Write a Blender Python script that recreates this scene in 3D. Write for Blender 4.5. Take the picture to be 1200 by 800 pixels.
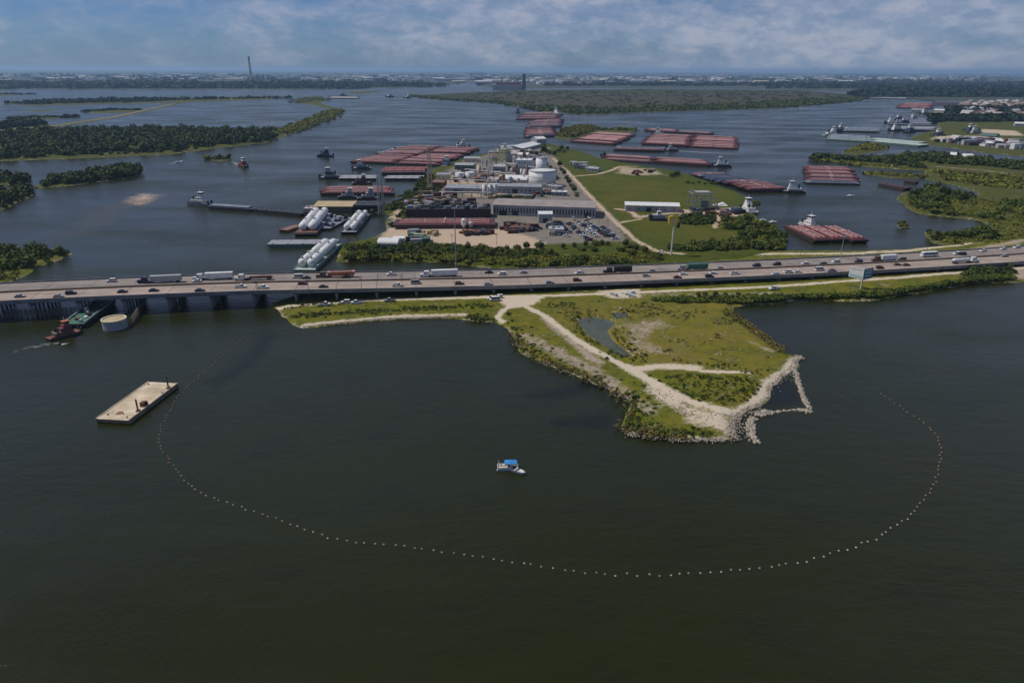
import bpy, math, random
import numpy as np
from mathutils import Vector, Matrix
random.seed(7); rng = np.random.default_rng(7)
scene = bpy.context.scene
for o in list(bpy.data.objects): bpy.data.objects.remove(o)

# ------------------------------------------------------------------ camera
H = 120.0; FPX = 800.0
PITCH = math.atan((400 - 82) / FPX); ROLL = math.radians(0.2)
cam_d = bpy.data.cameras.new('camera'); cam = bpy.data.objects.new('camera', cam_d)
scene.collection.objects.link(cam)
cam_d.sensor_width = 36.0; cam_d.lens = 24.0; cam_d.clip_start = 1.0; cam_d.clip_end = 200000
CAM = Matrix.Rotation(math.pi/2 - PITCH, 3, 'X') @ Matrix.Rotation(ROLL, 3, 'Z')
cam.location = (0, 0, H); cam.rotation_euler = CAM.to_euler(); scene.camera = cam
CN = np.array(CAM)
def G(x, y, z=0.0):
    """survey helper: where the sight line through a photo pixel meets the level z (metres)"""
    d = CN @ np.array([(x-600)/FPX, (400-y)/FPX, -1.0]); t = (z-H)/d[2]
    return Vector((d[0]*t, d[1]*t, z))
def Gs(pts, z=0.0): return np.array([G(p[0], p[1], z)[:2] for p in pts])

# ------------------------------------------------------------------ sky, sun, exposure
SUN_EL = math.radians(54); SUN_AZ = math.radians(-78)     # azimuth from +Y, negative towards -X
w = bpy.data.worlds.new('World'); scene.world = w; w.use_nodes = True
nt = w.node_tree; N = nt.nodes; L = nt.links
bg = N['Background']
sky = N.new('ShaderNodeTexSky'); sky.sky_type = 'NISHITA'; sky.sun_disc = False
sky.sun_elevation = SUN_EL; sky.sun_rotation = SUN_AZ
sky.air_density = 1.0; sky.dust_density = 0.4; sky.ozone_density = 3.0; sky.altitude = 100
tc = N.new('ShaderNodeTexCoord')
mp = N.new('ShaderNodeMapping'); mp.inputs['Scale'].default_value = (1, 1, 2.4); mp.inputs['Location'].default_value = (3.1, 1.7, 0.4)
L.new(tc.outputs['Generated'], mp.inputs['Vector'])
def wnoise(scale, detail, rough, dist=0.0):
    n = N.new('ShaderNodeTexNoise'); n.inputs['Scale'].default_value = scale; n.inputs['Detail'].default_value = detail
    n.inputs['Roughness'].default_value = rough; n.inputs['Distortion'].default_value = dist
    L.new(mp.outputs['Vector'], n.inputs['Vector']); return n
n1 = wnoise(1.7, 4, 0.55, 0.1); n2 = wnoise(9.5, 10, 0.64, 0.15); n3 = wnoise(22, 8, 0.62, 0.2)
def wmath(op, a, b, c=None):
    m = N.new('ShaderNodeMath'); m.operation = op
    for k, v in enumerate((a, b, c)):
        if v is None: continue
        if isinstance(v, (int, float)): m.inputs[k].default_value = v
        else: L.new(v, m.inputs[k])
    return m.outputs[0]
den = wmath('MULTIPLY_ADD', n2.outputs['Fac'], .75, wmath('MULTIPLY', n1.outputs['Fac'], .85))
ramp1 = N.new('ShaderNodeMapRange'); ramp1.interpolation_type = 'SMOOTHSTEP'
for k, v in enumerate((.66, .98, .12, .80)): ramp1.inputs[k+1].default_value = v
L.new(den, ramp1.inputs[0]); cf = ramp1
shade = N.new('ShaderNodeMix'); shade.data_type = 'RGBA'; shade.inputs['A'].default_value = (5.2, 6.5, 9.1, 1); shade.inputs['B'].default_value = (8.4, 8.9, 10.8, 1)
ramp3 = N.new('ShaderNodeMapRange'); ramp3.inputs[1].default_value = .42; ramp3.inputs[2].default_value = .60; L.new(n3.outputs['Fac'], ramp3.inputs[0]); L.new(ramp3.outputs[0], shade.inputs['Factor'])
cm = N.new('ShaderNodeMix'); cm.data_type = 'RGBA'
L.new(shade.outputs['Result'], cm.inputs['B'])
tint = N.new('ShaderNodeMix'); tint.data_type = 'RGBA'; tint.blend_type = 'MULTIPLY'; tint.inputs['Factor'].default_value = 1
tint.inputs['B'].default_value = (.42, .70, 1.24, 1); L.new(sky.outputs['Color'], tint.inputs['A'])
L.new(cf.outputs[0], cm.inputs['Factor']); L.new(tint.outputs['Result'], cm.inputs['A'])
L.new(cm.outputs['Result'], bg.inputs['Color']); bg.inputs['Strength'].default_value = 0.073
sd = bpy.data.lights.new('sun', 'SUN'); sd.energy = 5.0; sd.angle = math.radians(0.5); sd.color = (1, 0.94, 0.85)
sun = bpy.data.objects.new('sun', sd); scene.collection.objects.link(sun)
sv = Vector((math.sin(SUN_AZ)*math.cos(SUN_EL), math.cos(SUN_AZ)*math.cos(SUN_EL), math.sin(SUN_EL)))
sun.rotation_euler = (-sv).to_track_quat('-Z', 'Y').to_euler(); sun.location = (0, 0, 900)
scene.view_settings.view_transform = 'Standard'; scene.view_settings.look = 'None'
scene.view_settings.exposure = -0.55; scene.view_settings.gamma = 1.0
scene.render.engine = 'CYCLES'

# ------------------------------------------------------------------ materials
MATS = {}
def mat(name, c1, c2=None, scale=0.3, rough=0.8, metal=0.0, rand=0.0, bump=0.0, obj=True, spec=0.4, detail=5, contrast=(0.35, 0.65)):
    if name in MATS: return MATS[name]
    m = bpy.data.materials.new(name); m.use_nodes = True; t = m.node_tree; b = t.nodes['Principled BSDF']
    b.inputs['Roughness'].default_value = rough; b.inputs['Metallic'].default_value = metal
    b.inputs['Specular IOR Level'].default_value = spec
    c2 = c2 or tuple(x*0.72 for x in c1)
    co = t.nodes.new('ShaderNodeTexCoord'); nz = t.nodes.new('ShaderNodeTexNoise')
    nz.inputs['Scale'].default_value = scale; nz.inputs['Detail'].default_value = detail; nz.inputs['Roughness'].default_value = 0.65
    if obj: t.links.new(co.outputs['Object'], nz.inputs['Vector'])
    else:
        ge = t.nodes.new('ShaderNodeNewGeometry'); t.links.new(ge.outputs['Position'], nz.inputs['Vector'])
    mr = t.nodes.new('ShaderNodeMapRange'); mr.inputs[1].default_value, mr.inputs[2].default_value = contrast
    t.links.new(nz.outputs['Fac'], mr.inputs[0])
    mx = t.nodes.new('ShaderNodeMix'); mx.data_type = 'RGBA'
    mx.inputs['A'].default_value = (*c1, 1); mx.inputs['B'].default_value = (*c2, 1); t.links.new(mr.outputs[0], mx.inputs['Factor'])
    out = mx.outputs['Result']
    if rand:
        oi = t.nodes.new('ShaderNodeObjectInfo'); r2 = t.nodes.new('ShaderNodeMapRange')
        r2.inputs[3].default_value = 1-rand; r2.inputs[4].default_value = 1+rand; t.links.new(oi.outputs['Random'], r2.inputs[0])
        hs = t.nodes.new('ShaderNodeHueSaturation'); t.links.new(r2.outputs[0], hs.inputs['Value']); t.links.new(out, hs.inputs['Color']); out = hs.outputs['Color']
    t.links.new(out, b.inputs['Base Color'])
    if bump:
        bp = t.nodes.new('ShaderNodeBump'); bp.inputs['Strength'].default_value = bump; bp.inputs['Distance'].default_value = 0.3
        t.links.new(nz.outputs['Fac'], bp.inputs['Height']); t.links.new(bp.outputs[0], b.inputs['Normal'])
    MATS[name] = m; return m

def leaf_mat(name, c1, c2, scale=0.08):
    m = mat(name, c1, c2, scale=scale, rough=0.75, obj=False, spec=0.15, rand=0.15, contrast=(0.38, 0.62))
    return m
M = dict(
 white=mat('white_paint', (.72,.72,.70), (.55,.55,.53), .4, .5), cream=mat('cream_paint', (.62,.55,.40), (.48,.42,.30), .4, .6),
 grey=mat('grey_metal', (.30,.31,.33), (.20,.21,.23), .25, .6), lgrey=mat('light_grey_sheet', (.38,.385,.39), (.28,.285,.29), .2, .55),
 dark=mat('dark_steel', (.035,.037,.042), (.02,.02,.025), .5, .5), black=mat('black_rubber', (.02,.02,.02), None, 2, .7),
 glass=mat('tinted_glass', (.015,.02,.025), None, 1, .08, spec=.6), rust=mat('rusty_steel', (.22,.085,.045), (.10,.05,.035), .6, .85, rand=.25),
 redox=mat('red_oxide_deck', (.21,.038,.038), (.10,.026,.03), .3, .75, rand=.4), pinkred=mat('faded_red_deck', (.29,.088,.082), (.14,.046,.046), .3, .8, rand=.4),
 darkred=mat('dark_red_deck', (.105,.032,.036), (.055,.024,.028), .2, .75, rand=.2), pinkpipe=mat('pink_pipe_paint', (.66,.42,.39), (.48,.28,.26), .5, .6, rand=.15),
 blue=mat('blue_deck', (.05,.085,.17), (.035,.05,.10), .2, .6, rand=.2), bluegrey=mat('blue_grey_deck', (.20,.23,.28), (.13,.15,.19), .2, .6, rand=.2),
 hull=mat('black_hull', (.028,.024,.026), (.05,.03,.028), .3, .55), redhull=mat('dark_red_hull', (.075,.03,.032), (.04,.022,.025), .3, .6),
 palegreen=mat('pale_green_deck', (.42,.50,.43), (.33,.40,.35), .2, .6), greenhull=mat('green_hull', (.10,.17,.14), (.07,.11,.09), .3, .6),
 green=mat('green_paint', (.05,.16,.11), (.035,.10,.07), .4, .6), tan=mat('tan_roof', (.45,.36,.20), (.36,.28,.16), .15, .8),
 concrete=mat('concrete', (.34,.31,.27), (.26,.235,.205), .12, .9, obj=False), conc_dark=mat('dark_concrete', (.22,.22,.22), (.14,.145,.15), .25, .9),
 road_n=mat('pink_concrete_road', (.40,.315,.255), (.32,.25,.205), .10, .9, obj=False), road_f=mat('grey_concrete_road', (.30,.255,.22), (.23,.195,.17), .10, .9, obj=False),
 median=mat('stained_median_concrete', (.17,.125,.09), (.11,.085,.065), .3, .9, obj=False),
 marking=mat('road_marking_white', (.65,.63,.58), None, 1, .7), yellow=mat('yellow_paint', (.75,.52,.04), (.6,.40,.03), .6, .5),
 orange=mat('orange_paint', (.42,.13,.05), (.30,.09,.04), .5, .6), teal=mat('teal_billboard', (.07,.25,.33), (.04,.15,.23), .3, .5),
 bluecan=mat('blue_canvas', (.03,.26,.62), (.02,.18,.45), .9, .7), wood=mat('weathered_wood', (.17,.13,.10), (.11,.085,.065), .8, .9),
 deckwood=mat('bleached_timber_deck', (.66,.56,.40), (.44,.35,.235), .16, .9, rand=.1), bark=mat('bark', (.07,.055,.04), None, 1, .9),
 rock=mat('riprap_stone', (.46,.40,.32), (.27,.235,.185), .7, .95, obj=False), brick=mat('red_brick_roof', (.20,.12,.10), None, .4, .9, rand=.2),
 buoy_w=mat('faded_float_cream', (.58,.50,.38), None, 3, .5, rand=.3), buoy_o=mat('orange_float', (.46,.24,.16), None, 3, .5, rand=.2),
 pinkwall=mat('pinkish_sheet', (.45,.385,.36), (.36,.31,.29), .2, .7), lime=mat('pale_lime_sheet', (.45,.47,.25), None, .3, .7),
 taupe=mat('taupe_sheet_roof', (.31,.27,.25), (.23,.20,.185), .12, .8), navy=mat('navy_paint', (.025,.04,.09), None, .5, .4), silver=mat('silver_paint', (.42,.43,.45), None, .8, .35, metal=.3), maroon=mat('maroon_paint', (.13,.03,.03), None, .8, .35),
 brown=mat('brown_paint', (.14,.09,.05), None, .8, .4), cblack=mat('black_car_paint', (.018,.018,.022), None, .8, .25), cblue=mat('blue_car_paint', (.03,.07,.22), None, .8, .3),
 cwhite=mat('white_car_paint', (.74,.74,.73), None, .8, .35), tin=mat('galvanised_steel', (.38,.40,.41), (.28,.30,.31), .3, .45, metal=.4),
 tower=mat('tan_tower_steel', (.40,.33,.25), None, .6, .6), stone=mat('pale_limestone', (.36,.33,.28), (.28,.26,.23), .02, .9),
 fartree=leaf_mat('far_foliage', (.024,.042,.020), (.013,.026,.015), .02),
 leaf_d=leaf_mat('dark_foliage', (.074,.098,.018), (.026,.044,.011)), leaf_m=leaf_mat('mid_foliage', (.098,.120,.018), (.042,.062,.012)),
 leaf_y=leaf_mat('yellow_green_foliage', (.165,.165,.022), (.105,.115,.018)), reed=leaf_mat('dry_reeds', (.20,.15,.05), (.12,.105,.03)),
)

def road_wear(m):
    t = m.node_tree; b = t.nodes['Principled BSDF']; src = b.inputs['Base Color'].links[0].from_socket; ge = t.nodes.new('ShaderNodeNewGeometry'); mp_ = t.nodes.new('ShaderNodeMapping')
    mp_.inputs['Rotation'].default_value = (0, 0, -.15); mp_.inputs['Scale'].default_value = (.012, .42, 1); t.links.new(ge.outputs['Position'], mp_.inputs['Vector'])
    n = t.nodes.new('ShaderNodeTexNoise'); n.inputs['Scale'].default_value = 1.; n.inputs['Detail'].default_value = 5; n.inputs['Roughness'].default_value = .7; t.links.new(mp_.outputs[0], n.inputs['Vector'])
    r = t.nodes.new('ShaderNodeMapRange'); r.inputs[1].default_value = .35; r.inputs[2].default_value = .65; r.inputs[3].default_value = .62; r.inputs[4].default_value = 1.12; t.links.new(n.outputs['Fac'], r.inputs[0])
    hs = t.nodes.new('ShaderNodeHueSaturation'); t.links.new(src, hs.inputs['Color']); t.links.new(r.outputs[0], hs.inputs['Value']); t.links.new(hs.outputs[0], b.inputs['Base Color'])
road_wear(M['road_n']); road_wear(M['road_f'])
def ground_mat(name, grass1, grass2, dry, sand, pale):
    m = bpy.data.materials.new(name); m.use_nodes = True; t = m.node_tree; b = t.nodes['Principled BSDF']
    b.inputs['Roughness'].default_value = 0.95; b.inputs['Specular IOR Level'].default_value = 0.15
    ge = t.nodes.new('ShaderNodeNewGeometry')
    def nz(s, d=6, r=.65):
        n = t.nodes.new('ShaderNodeTexNoise'); n.inputs['Scale'].default_value = s; n.inputs['Detail'].default_value = d; n.inputs['Roughness'].default_value = r
        t.links.new(ge.outputs['Position'], n.inputs['Vector']); return n.outputs['Fac']
    def rng_(x, a, b_, c=0., d=1.):
        r = t.nodes.new('ShaderNodeMapRange'); r.inputs[1].default_value = a; r.inputs[2].default_value = b_; r.inputs[3].default_value = c; r.inputs[4].default_value = d
        t.links.new(x, r.inputs[0]); return r.outputs[0]
    def mix(a, b_, f):
        x = t.nodes.new('ShaderNodeMix'); x.data_type = 'RGBA'
        for k, v in (('A', a), ('B', b_)):
            if isinstance(v, tuple): x.inputs[k].default_value = (*v, 1)
            else: t.links.new(v, x.inputs[k])
        t.links.new(f, x.inputs['Factor']); return x.outputs['Result']
    def add(a, b_, op='ADD'):
        x = t.nodes.new('ShaderNodeMath'); x.operation = op
        for i, v in enumerate((a, b_)):
            if isinstance(v, (int, float)): x.inputs[i].default_value = v
            else: t.links.new(v, x.inputs[i])
        return x.outputs[0]
    at = t.nodes.new('ShaderNodeAttribute'); at.attribute_name = 'mask'
    sp = t.nodes.new('ShaderNodeSeparateColor'); t.links.new(at.outputs['Color'], sp.inputs['Color'])
    fine = nz(0.55); mid = nz(0.11); big = nz(0.03)
    med = nz(.24, 7, .7)
    col = mix(grass1, grass2, rng_(add(mid, med), .84, 1.14))
    col = mix(col, tuple(x*.6 for x in grass2), rng_(med, .56, .72, 0, .75))
    bare = rng_(add(nz(.045, 6, .7), add(med, .7, 'MULTIPLY')), .92, 1.12)
    bare = add(bare, rng_(sp.outputs['Blue'], .03, .22, .12, .7), 'MULTIPLY')
    col = mix(col, tuple(x*.62 for x in pale), bare)
    col = mix(col, dry, rng_(add(add(big, fine), add(sp.outputs['Blue'], 0.0)), 0.93, 1.42, 0, .9))
    wob = add(add(add(fine, -.5), 1.5, 'MULTIPLY'), add(add(mid, -.5), 1.3, 'MULTIPLY'))
    col = mix(col, pale, rng_(add(sp.outputs['Green'], wob), .22, .72))
    col = mix(col, sand, rng_(add(sp.outputs['Red'], wob), .22, .72))
    col = mix(col, (.05,.045,.03), rng_(fine, .62, .85, 0, .45))
    t.links.new(col, b.inputs['Base Color'])
    bp = t.nodes.new('ShaderNodeBump'); bp.inputs['Strength'].default_value = .6; bp.inputs['Distance'].default_value = .4
    t.links.new(fine, bp.inputs['Height']); t.links.new(bp.outputs[0], b.inputs['Normal'])
    return m
GM_pen = ground_mat('point_ground', (.135,.132,.008), (.060,.080,.006), (.19,.14,.03), (.52,.44,.33), (.33,.265,.20))
GM_site = ground_mat('yard_ground', (.056,.076,.004), (.036,.056,.003), (.11,.095,.012), (.44,.335,.24), (.195,.17,.145))
GM_marsh = ground_mat('marsh_ground', (.074,.084,.008), (.044,.056,.008), (.095,.075,.03), (.45,.37,.26), (.27,.24,.20))
GM_isle = ground_mat('marsh_island_ground', (.040,.048,.012), (.030,.038,.010), (.060,.046,.026), (.40,.33,.24), (.2,.18,.15))
GM_far = ground_mat('far_plain', (.060,.070,.060), (.026,.040,.028), (.13,.125,.11), (.25,.23,.20), (.22,.21,.20))

# ------------------------------------------------------------------ mesh helpers
COL = scene.collection
class MB:
    def __init__(s): s.v = []; s.f = []
    def add(s, v, f):
        k = len(s.v); s.v += [tuple(p) for p in v]; s.f += [tuple(i+k for i in q) for q in f]; return s
    def box(s, x, y, z, sx, sy, sz, rz=0., tx=1., ty=1., ox=0., oy=0.):
        c, n = math.cos(rz), math.sin(rz); v = []
        for (zz, ax, ay, dx, dy) in ((z, 1, 1, 0, 0), (z+sz, tx, ty, ox, oy)):
            for (a, b) in ((-1,-1),(1,-1),(1,1),(-1,1)):
                lx = a*sx/2*ax+dx; ly = b*sy/2*ay+dy; v.append((x+lx*c-ly*n, y+lx*n+ly*c, zz))
        return s.add(v, [(0,3,2,1),(4,5,6,7),(0,1,5,4),(1,2,6,5),(2,3,7,6),(3,0,4,7)])
    def tube(s, p0, p1, r0, r1=None, n=8):
        r1 = r0 if r1 is None else r1; p0 = Vector(p0); p1 = Vector(p1); q = (p1-p0).to_track_quat('Z', 'Y'); v = []
        for p, r in ((p0, r0), (p1, r1)):
            for i in range(n):
                a = 2*math.pi*(i+.5)/n; v.append(p + q @ Vector((math.cos(a)*r, math.sin(a)*r, 0)))
        return s.add(v, [(i, (i+1) % n, n+(i+1) % n, n+i) for i in range(n)] + [tuple(range(n-1, -1, -1)), tuple(range(n, 2*n))])
    def rev(s, x, y, prof, n=20):
        v = []; f = []
        for (r, z) in prof:
            for i in range(n): a = 2*math.pi*i/n; v.append((x+math.cos(a)*r, y+math.sin(a)*r, z))
        for k in range(len(prof)-1):
            for i in range(n): j = (i+1) % n; f.append((k*n+i, k*n+j, (k+1)*n+j, (k+1)*n+i))
        f.append(tuple(range(n-1, -1, -1))); f.append(tuple((len(prof)-1)*n+i for i in range(n)))
        return s.add(v, f)
    def loft(s, rings):
        n = len(rings[0]); v = [p for r in rings for p in r]; f = []
        for k in range(len(rings)-1):
            for i in range(n): j = (i+1) % n; f.append((k*n+i, k*n+j, (k+1)*n+j, (k+1)*n+i))
        f.append(tuple(range(n-1, -1, -1))); f.append(tuple((len(rings)-1)*n+i for i in range(n)))
        return s.add(v, f)
    def prism(s, prof, y0, y1):      # profile in x,z extruded along y
        return s.loft([[(x, y0, z) for x, z in prof], [(x, y1, z) for x, z in prof]])
    def capsule(s, p0, p1, r, n=14):  # horizontal tank with domed ends
        p0 = Vector(p0); p1 = Vector(p1); d = (p1-p0).normalized(); q = d.to_track_quat('Z', 'Y'); rings = []
        for (t, k) in ((-1,.05),(-.85,.5),(-.5,.86),(0,1)):
            rings.append([p0 + d*(t*r) + q @ Vector((math.cos(6.2832*i/n)*r*k, math.sin(6.2832*i/n)*r*k, 0)) for i in range(n)])
        for (t, k) in ((0,1),(.5,.86),(.85,.5),(1,.05)):
            rings.append([p1 + d*(t*r) + q @ Vector((math.cos(6.2832*i/n)*r*k, math.sin(6.2832*i/n)*r*k, 0)) for i in range(n)])
        return s.loft(rings)
    def mesh(s, name):
        me = bpy.data.meshes.new(name); me.from_pydata(s.v, [], s.f); me.update(); return me
def obj(name, me, m, parent=None, kind=None):
    if isinstance(me, MB): me = me.mesh(name)
    if m is not None and not me.materials: me.materials.append(m)
    o = bpy.data.objects.new(name, me); COL.objects.link(o)
    if parent is not None: o.parent = parent
    if kind: o['kind'] = kind
    return o
def smooth(o):
    for p in o.data.polygons: p.use_smooth = True
    return o
def tag(o, label, cat, group=None):
    o['label'] = label; o['category'] = cat
    if group: o['group'] = group
    return o
def thing(name, label, cat, loc=(0,0,0), rz=0., group=None):
    o = bpy.data.objects.new(name, None); COL.objects.link(o); o.location = loc; o.rotation_euler = (0, 0, rz)
    o.empty_display_size = 1; return tag(o, label, cat, group)
def remat(o, m):
    o.material_slots[0].link = 'OBJECT'; o.material_slots[0].material = m
KIDS = {}
def dup(root, loc, rz=0., label=None, group=None, cat=None, swap=None, scale=None):
    def cp(o, par):
        c = o.copy(); COL.objects.link(c); c.parent = par
        if swap and c.type == 'MESH':
            k = o.name.split('.')[0]
            if k in swap: remat(c, swap[k])
        for ch in o.children: cp(ch, c)
        return c
    r = cp(root, None); r.location = loc; r.rotation_euler = (0, 0, rz)
    if scale: r.scale = scale if isinstance(scale, tuple) else (scale,)*3
    if label: r['label'] = label
    if group: r['group'] = group
    elif 'group' in r.keys() and label: pass
    if cat: r['category'] = cat
    return r
PROTOS = []
def drop(root):   # remove a prototype that was only a master copy
    for ch in list(root.children): drop(ch)
    bpy.data.objects.remove(root)

# ------------------------------------------------------------------ terrain
def sdist(P, poly):
    """signed distance, positive inside"""
    d = np.full(len(P), 1e9); ins = np.zeros(len(P), bool); n = len(poly)
    for i in range(n):
        a = poly[i]; b = poly[(i+1) % n]; ab = b-a; ap = P-a
        t = np.clip((ap@ab)/max(ab@ab, 1e-9), 0, 1); q = ap-t[:, None]*ab
        d = np.minimum(d, np.einsum('ij,ij->i', q, q))
        c = ((a[1] > P[:, 1]) != (b[1] > P[:, 1]))
        with np.errstate(divide='ignore', invalid='ignore'):
            xx = (b[0]-a[0])*(P[:, 1]-a[1])/(b[1]-a[1]+1e-12)+a[0]
        ins ^= c & (P[:, 0] < xx)
    d = np.sqrt(d); return np.where(ins, d, -d)
def pdist(P, line):
    d = np.full(len(P), 1e9)
    for a, b in zip(line[:-1], line[1:]):
        ab = b-a; ap = P-a; t = np.clip((ap@ab)/max(ab@ab, 1e-9), 0, 1); q = ap-t[:, None]*ab
        d = np.minimum(d, np.einsum('ij,ij->i', q, q))
    return np.sqrt(d)
_perm = np.random.default_rng(3).random((64, 64))
def vnoise(P, s):
    q = P/s; i = np.floor(q).astype(int); f = q-i; f = f*f*(3-2*f)
    g = lambda a, b: _perm[(i[:, 0]+a) % 64, (i[:, 1]+b) % 64]
    return (g(0,0)*(1-f[:,0])+g(1,0)*f[:,0])*(1-f[:,1])+(g(0,1)*(1-f[:,0])+g(1,1)*f[:,0])*f[:,1]-.5
def fbm(P, s): return vnoise(P, s)+.5*vnoise(P+17.3, s/2.1)+.25*vnoise(P+41.7, s/4.3)
def grid_mesh(name, X, Y, Z, keep, attr=None):
    ny, nx = X.shape; idx = np.arange(nx*ny).reshape(ny, nx); k = keep
    cell = k[:-1, :-1] & k[1:, :-1] & k[:-1, 1:] & k[1:, 1:]
    q = np.stack([idx[:-1, :-1], idx[:-1, 1:], idx[1:, 1:], idx[1:, :-1]], -1)[cell]
    used = np.unique(q); re = np.full(nx*ny, -1); re[used] = np.arange(len(used)); q = re[q]
    V = np.stack([X.ravel(), Y.ravel(), Z.ravel()], -1)[used]
    me = quads_mesh(name, V, q)
    if attr is not None:
        a = me.color_attributes.new('mask', 'FLOAT_COLOR', 'POINT')
        c = np.ones((len(used), 4), np.float32); c[:, :3] = attr.reshape(-1, 3)[used]; a.data.foreach_set('color', c.ravel())
    me.polygons.foreach_set('use_smooth', np.ones(len(q), bool))
    return me
def quads_mesh(name, V, q):
    me = bpy.data.meshes.new(name); me.vertices.add(len(V)); me.vertices.foreach_set('co', np.asarray(V, np.float32).ravel())
    me.loops.add(q.size); me.loops.foreach_set('vertex_index', np.asarray(q, np.int32).ravel())
    me.polygons.add(len(q)); me.polygons.foreach_set('loop_start', np.arange(0, q.size, 4, dtype=np.int32))
    me.polygons.foreach_set('loop_total', np.full(len(q), 4, np.int32)); me.update(calc_edges=True); me.validate(); return me
LANDS = {}
def terrain(name, px, res, h, material, slope=6., wob=(3., 14.), masks=(), ponds=(), rough=.25, zpx=0.3):
    """land whose shore is where the ground dips through the water level.
    masks: (channel, 'line'|'poly', pixels, width/softness metres, strength)"""
    poly = Gs(px, zpx); lo = poly.min(0)-slope-res; hi = poly.max(0)+slope+res
    X, Y = np.meshgrid(np.arange(lo[0], hi[0], res), np.arange(lo[1], hi[1], res))
    P = np.stack([X.ravel(), Y.ravel()], -1)
    d = sdist(P, poly)+wob[0]*fbm(P, wob[1])
    for pd in ponds: d = np.minimum(d, -sdist(P, Gs(pd, zpx))+1.2*fbm(P, 9))
    z = np.clip(d/slope, -1, 1); z = np.where(z > 0, np.sqrt(np.abs(z))*h, z*1.5)
    z = z+np.where(d > 2, rough*fbm(P, 11)+rough*.4*vnoise(P, 3.1), 0)
    A = np.zeros((len(P), 3))
    A[:, 0] = np.clip(.55-d/3., 0, .55)*.6
    for ch, kind, pts, wd, st in masks:
        q = Gs(pts, 1.0)
        e = pdist(P, q) if kind == 'line' else None
        val = np.clip(1.2-e/(wd*.5), 0, 1)*st if kind == 'line' else np.clip(.5+sdist(P, q)/wd, 0, 1)*st
        A[:, ch] = np.maximum(A[:, ch], val) if st > 0 else np.minimum(A[:, ch], 1+val)
    o = obj(name, grid_mesh(name, X, Y, z.reshape(X.shape), (d > -slope).reshape(X.shape), A), material, kind='structure')
    LANDS[name] = poly; return o
# one plain sheet of water to the horizon
def water_mat():
    m = bpy.data.materials.new('river_water'); m.use_nodes = True; t = m.node_tree; b = t.nodes['Principled BSDF']
    b.inputs['IOR'].default_value = 1.33; b.inputs['Specular IOR Level'].default_value = 0.42
    ge = t.nodes.new('ShaderNodeNewGeometry')
    def nz(scale, d=4, r=.6, st=(1, 1, 1)):
        mp = t.nodes.new('ShaderNodeMapping'); mp.inputs['Scale'].default_value = st; mp.inputs['Rotation'].default_value = (0, 0, .35)
        t.links.new(ge.outputs['Position'], mp.inputs['Vector'])
        n = t.nodes.new('ShaderNodeTexNoise'); n.inputs['Scale'].default_value = scale; n.inputs['Detail'].default_value = d; n.inputs['Roughness'].default_value = r
        t.links.new(mp.outputs[0], n.inputs['Vector']); return n.outputs['Fac']
    big = nz(.006, 5, .6, (1, 2.4, 1)); mid = nz(.03, 5, .65, (1, 1.8, 1)); rip = nz(.55, 4, .7, (1, 1.6, 1)); sw = nz(.12, 3, .6, (1, 2, 1))
    def rr(x, a, b_, c, d):
        r = t.nodes.new('ShaderNodeMapRange'); r.inputs[1].default_value = a; r.inputs[2].default_value = b_; r.inputs[3].default_value = c; r.inputs[4].default_value = d
        t.links.new(x, r.inputs[0]); return r.outputs[0]
    mx = t.nodes.new('ShaderNodeMix'); mx.data_type = 'RGBA'; mx.inputs['A'].default_value = (.0150,.0168,.0014,1); mx.inputs['B'].default_value = (.0150,.0195,.0045,1)
    t.links.new(rr(big, .38, .62, 0, 1), mx.inputs['Factor'])
    mx2 = t.nodes.new('ShaderNodeMix'); mx2.data_type = 'RGBA'; mx2.inputs['B'].default_value = (.0095,.011,.0045,1)
    t.links.new(rr(mid, .5, .75, 0, .6), mx2.inputs['Factor']); t.links.new(mx.outputs['Result'], mx2.inputs['A'])
    t.links.new(mx2.outputs['Result'], b.inputs['Base Color'])
    t.links.new(rr(big, .35, .65, .12, .38), b.inputs['Roughness'])
    ad = t.nodes.new('ShaderNodeMath'); ad.operation = 'MULTIPLY_ADD'; t.links.new(sw, ad.inputs[0]); ad.inputs[1].default_value = 2.2; t.links.new(rip, ad.inputs[2])
    bp = t.nodes.new('ShaderNodeBump'); bp.inputs['Distance'].default_value = .45
    t.links.new(rr(mid, .3, .7, .22, .46), bp.inputs['Strength']); t.links.new(ad.outputs[0], bp.inputs['Height']); t.links.new(bp.outputs[0], b.inputs['Normal'])
    return m
S = 60000
obj('water', MB().add([(-S,-2000,0),(S,-2000,0),(S,S,0),(-S,S,0)], [(0,1,2,3)]), water_mat(), kind='structure')

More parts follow.
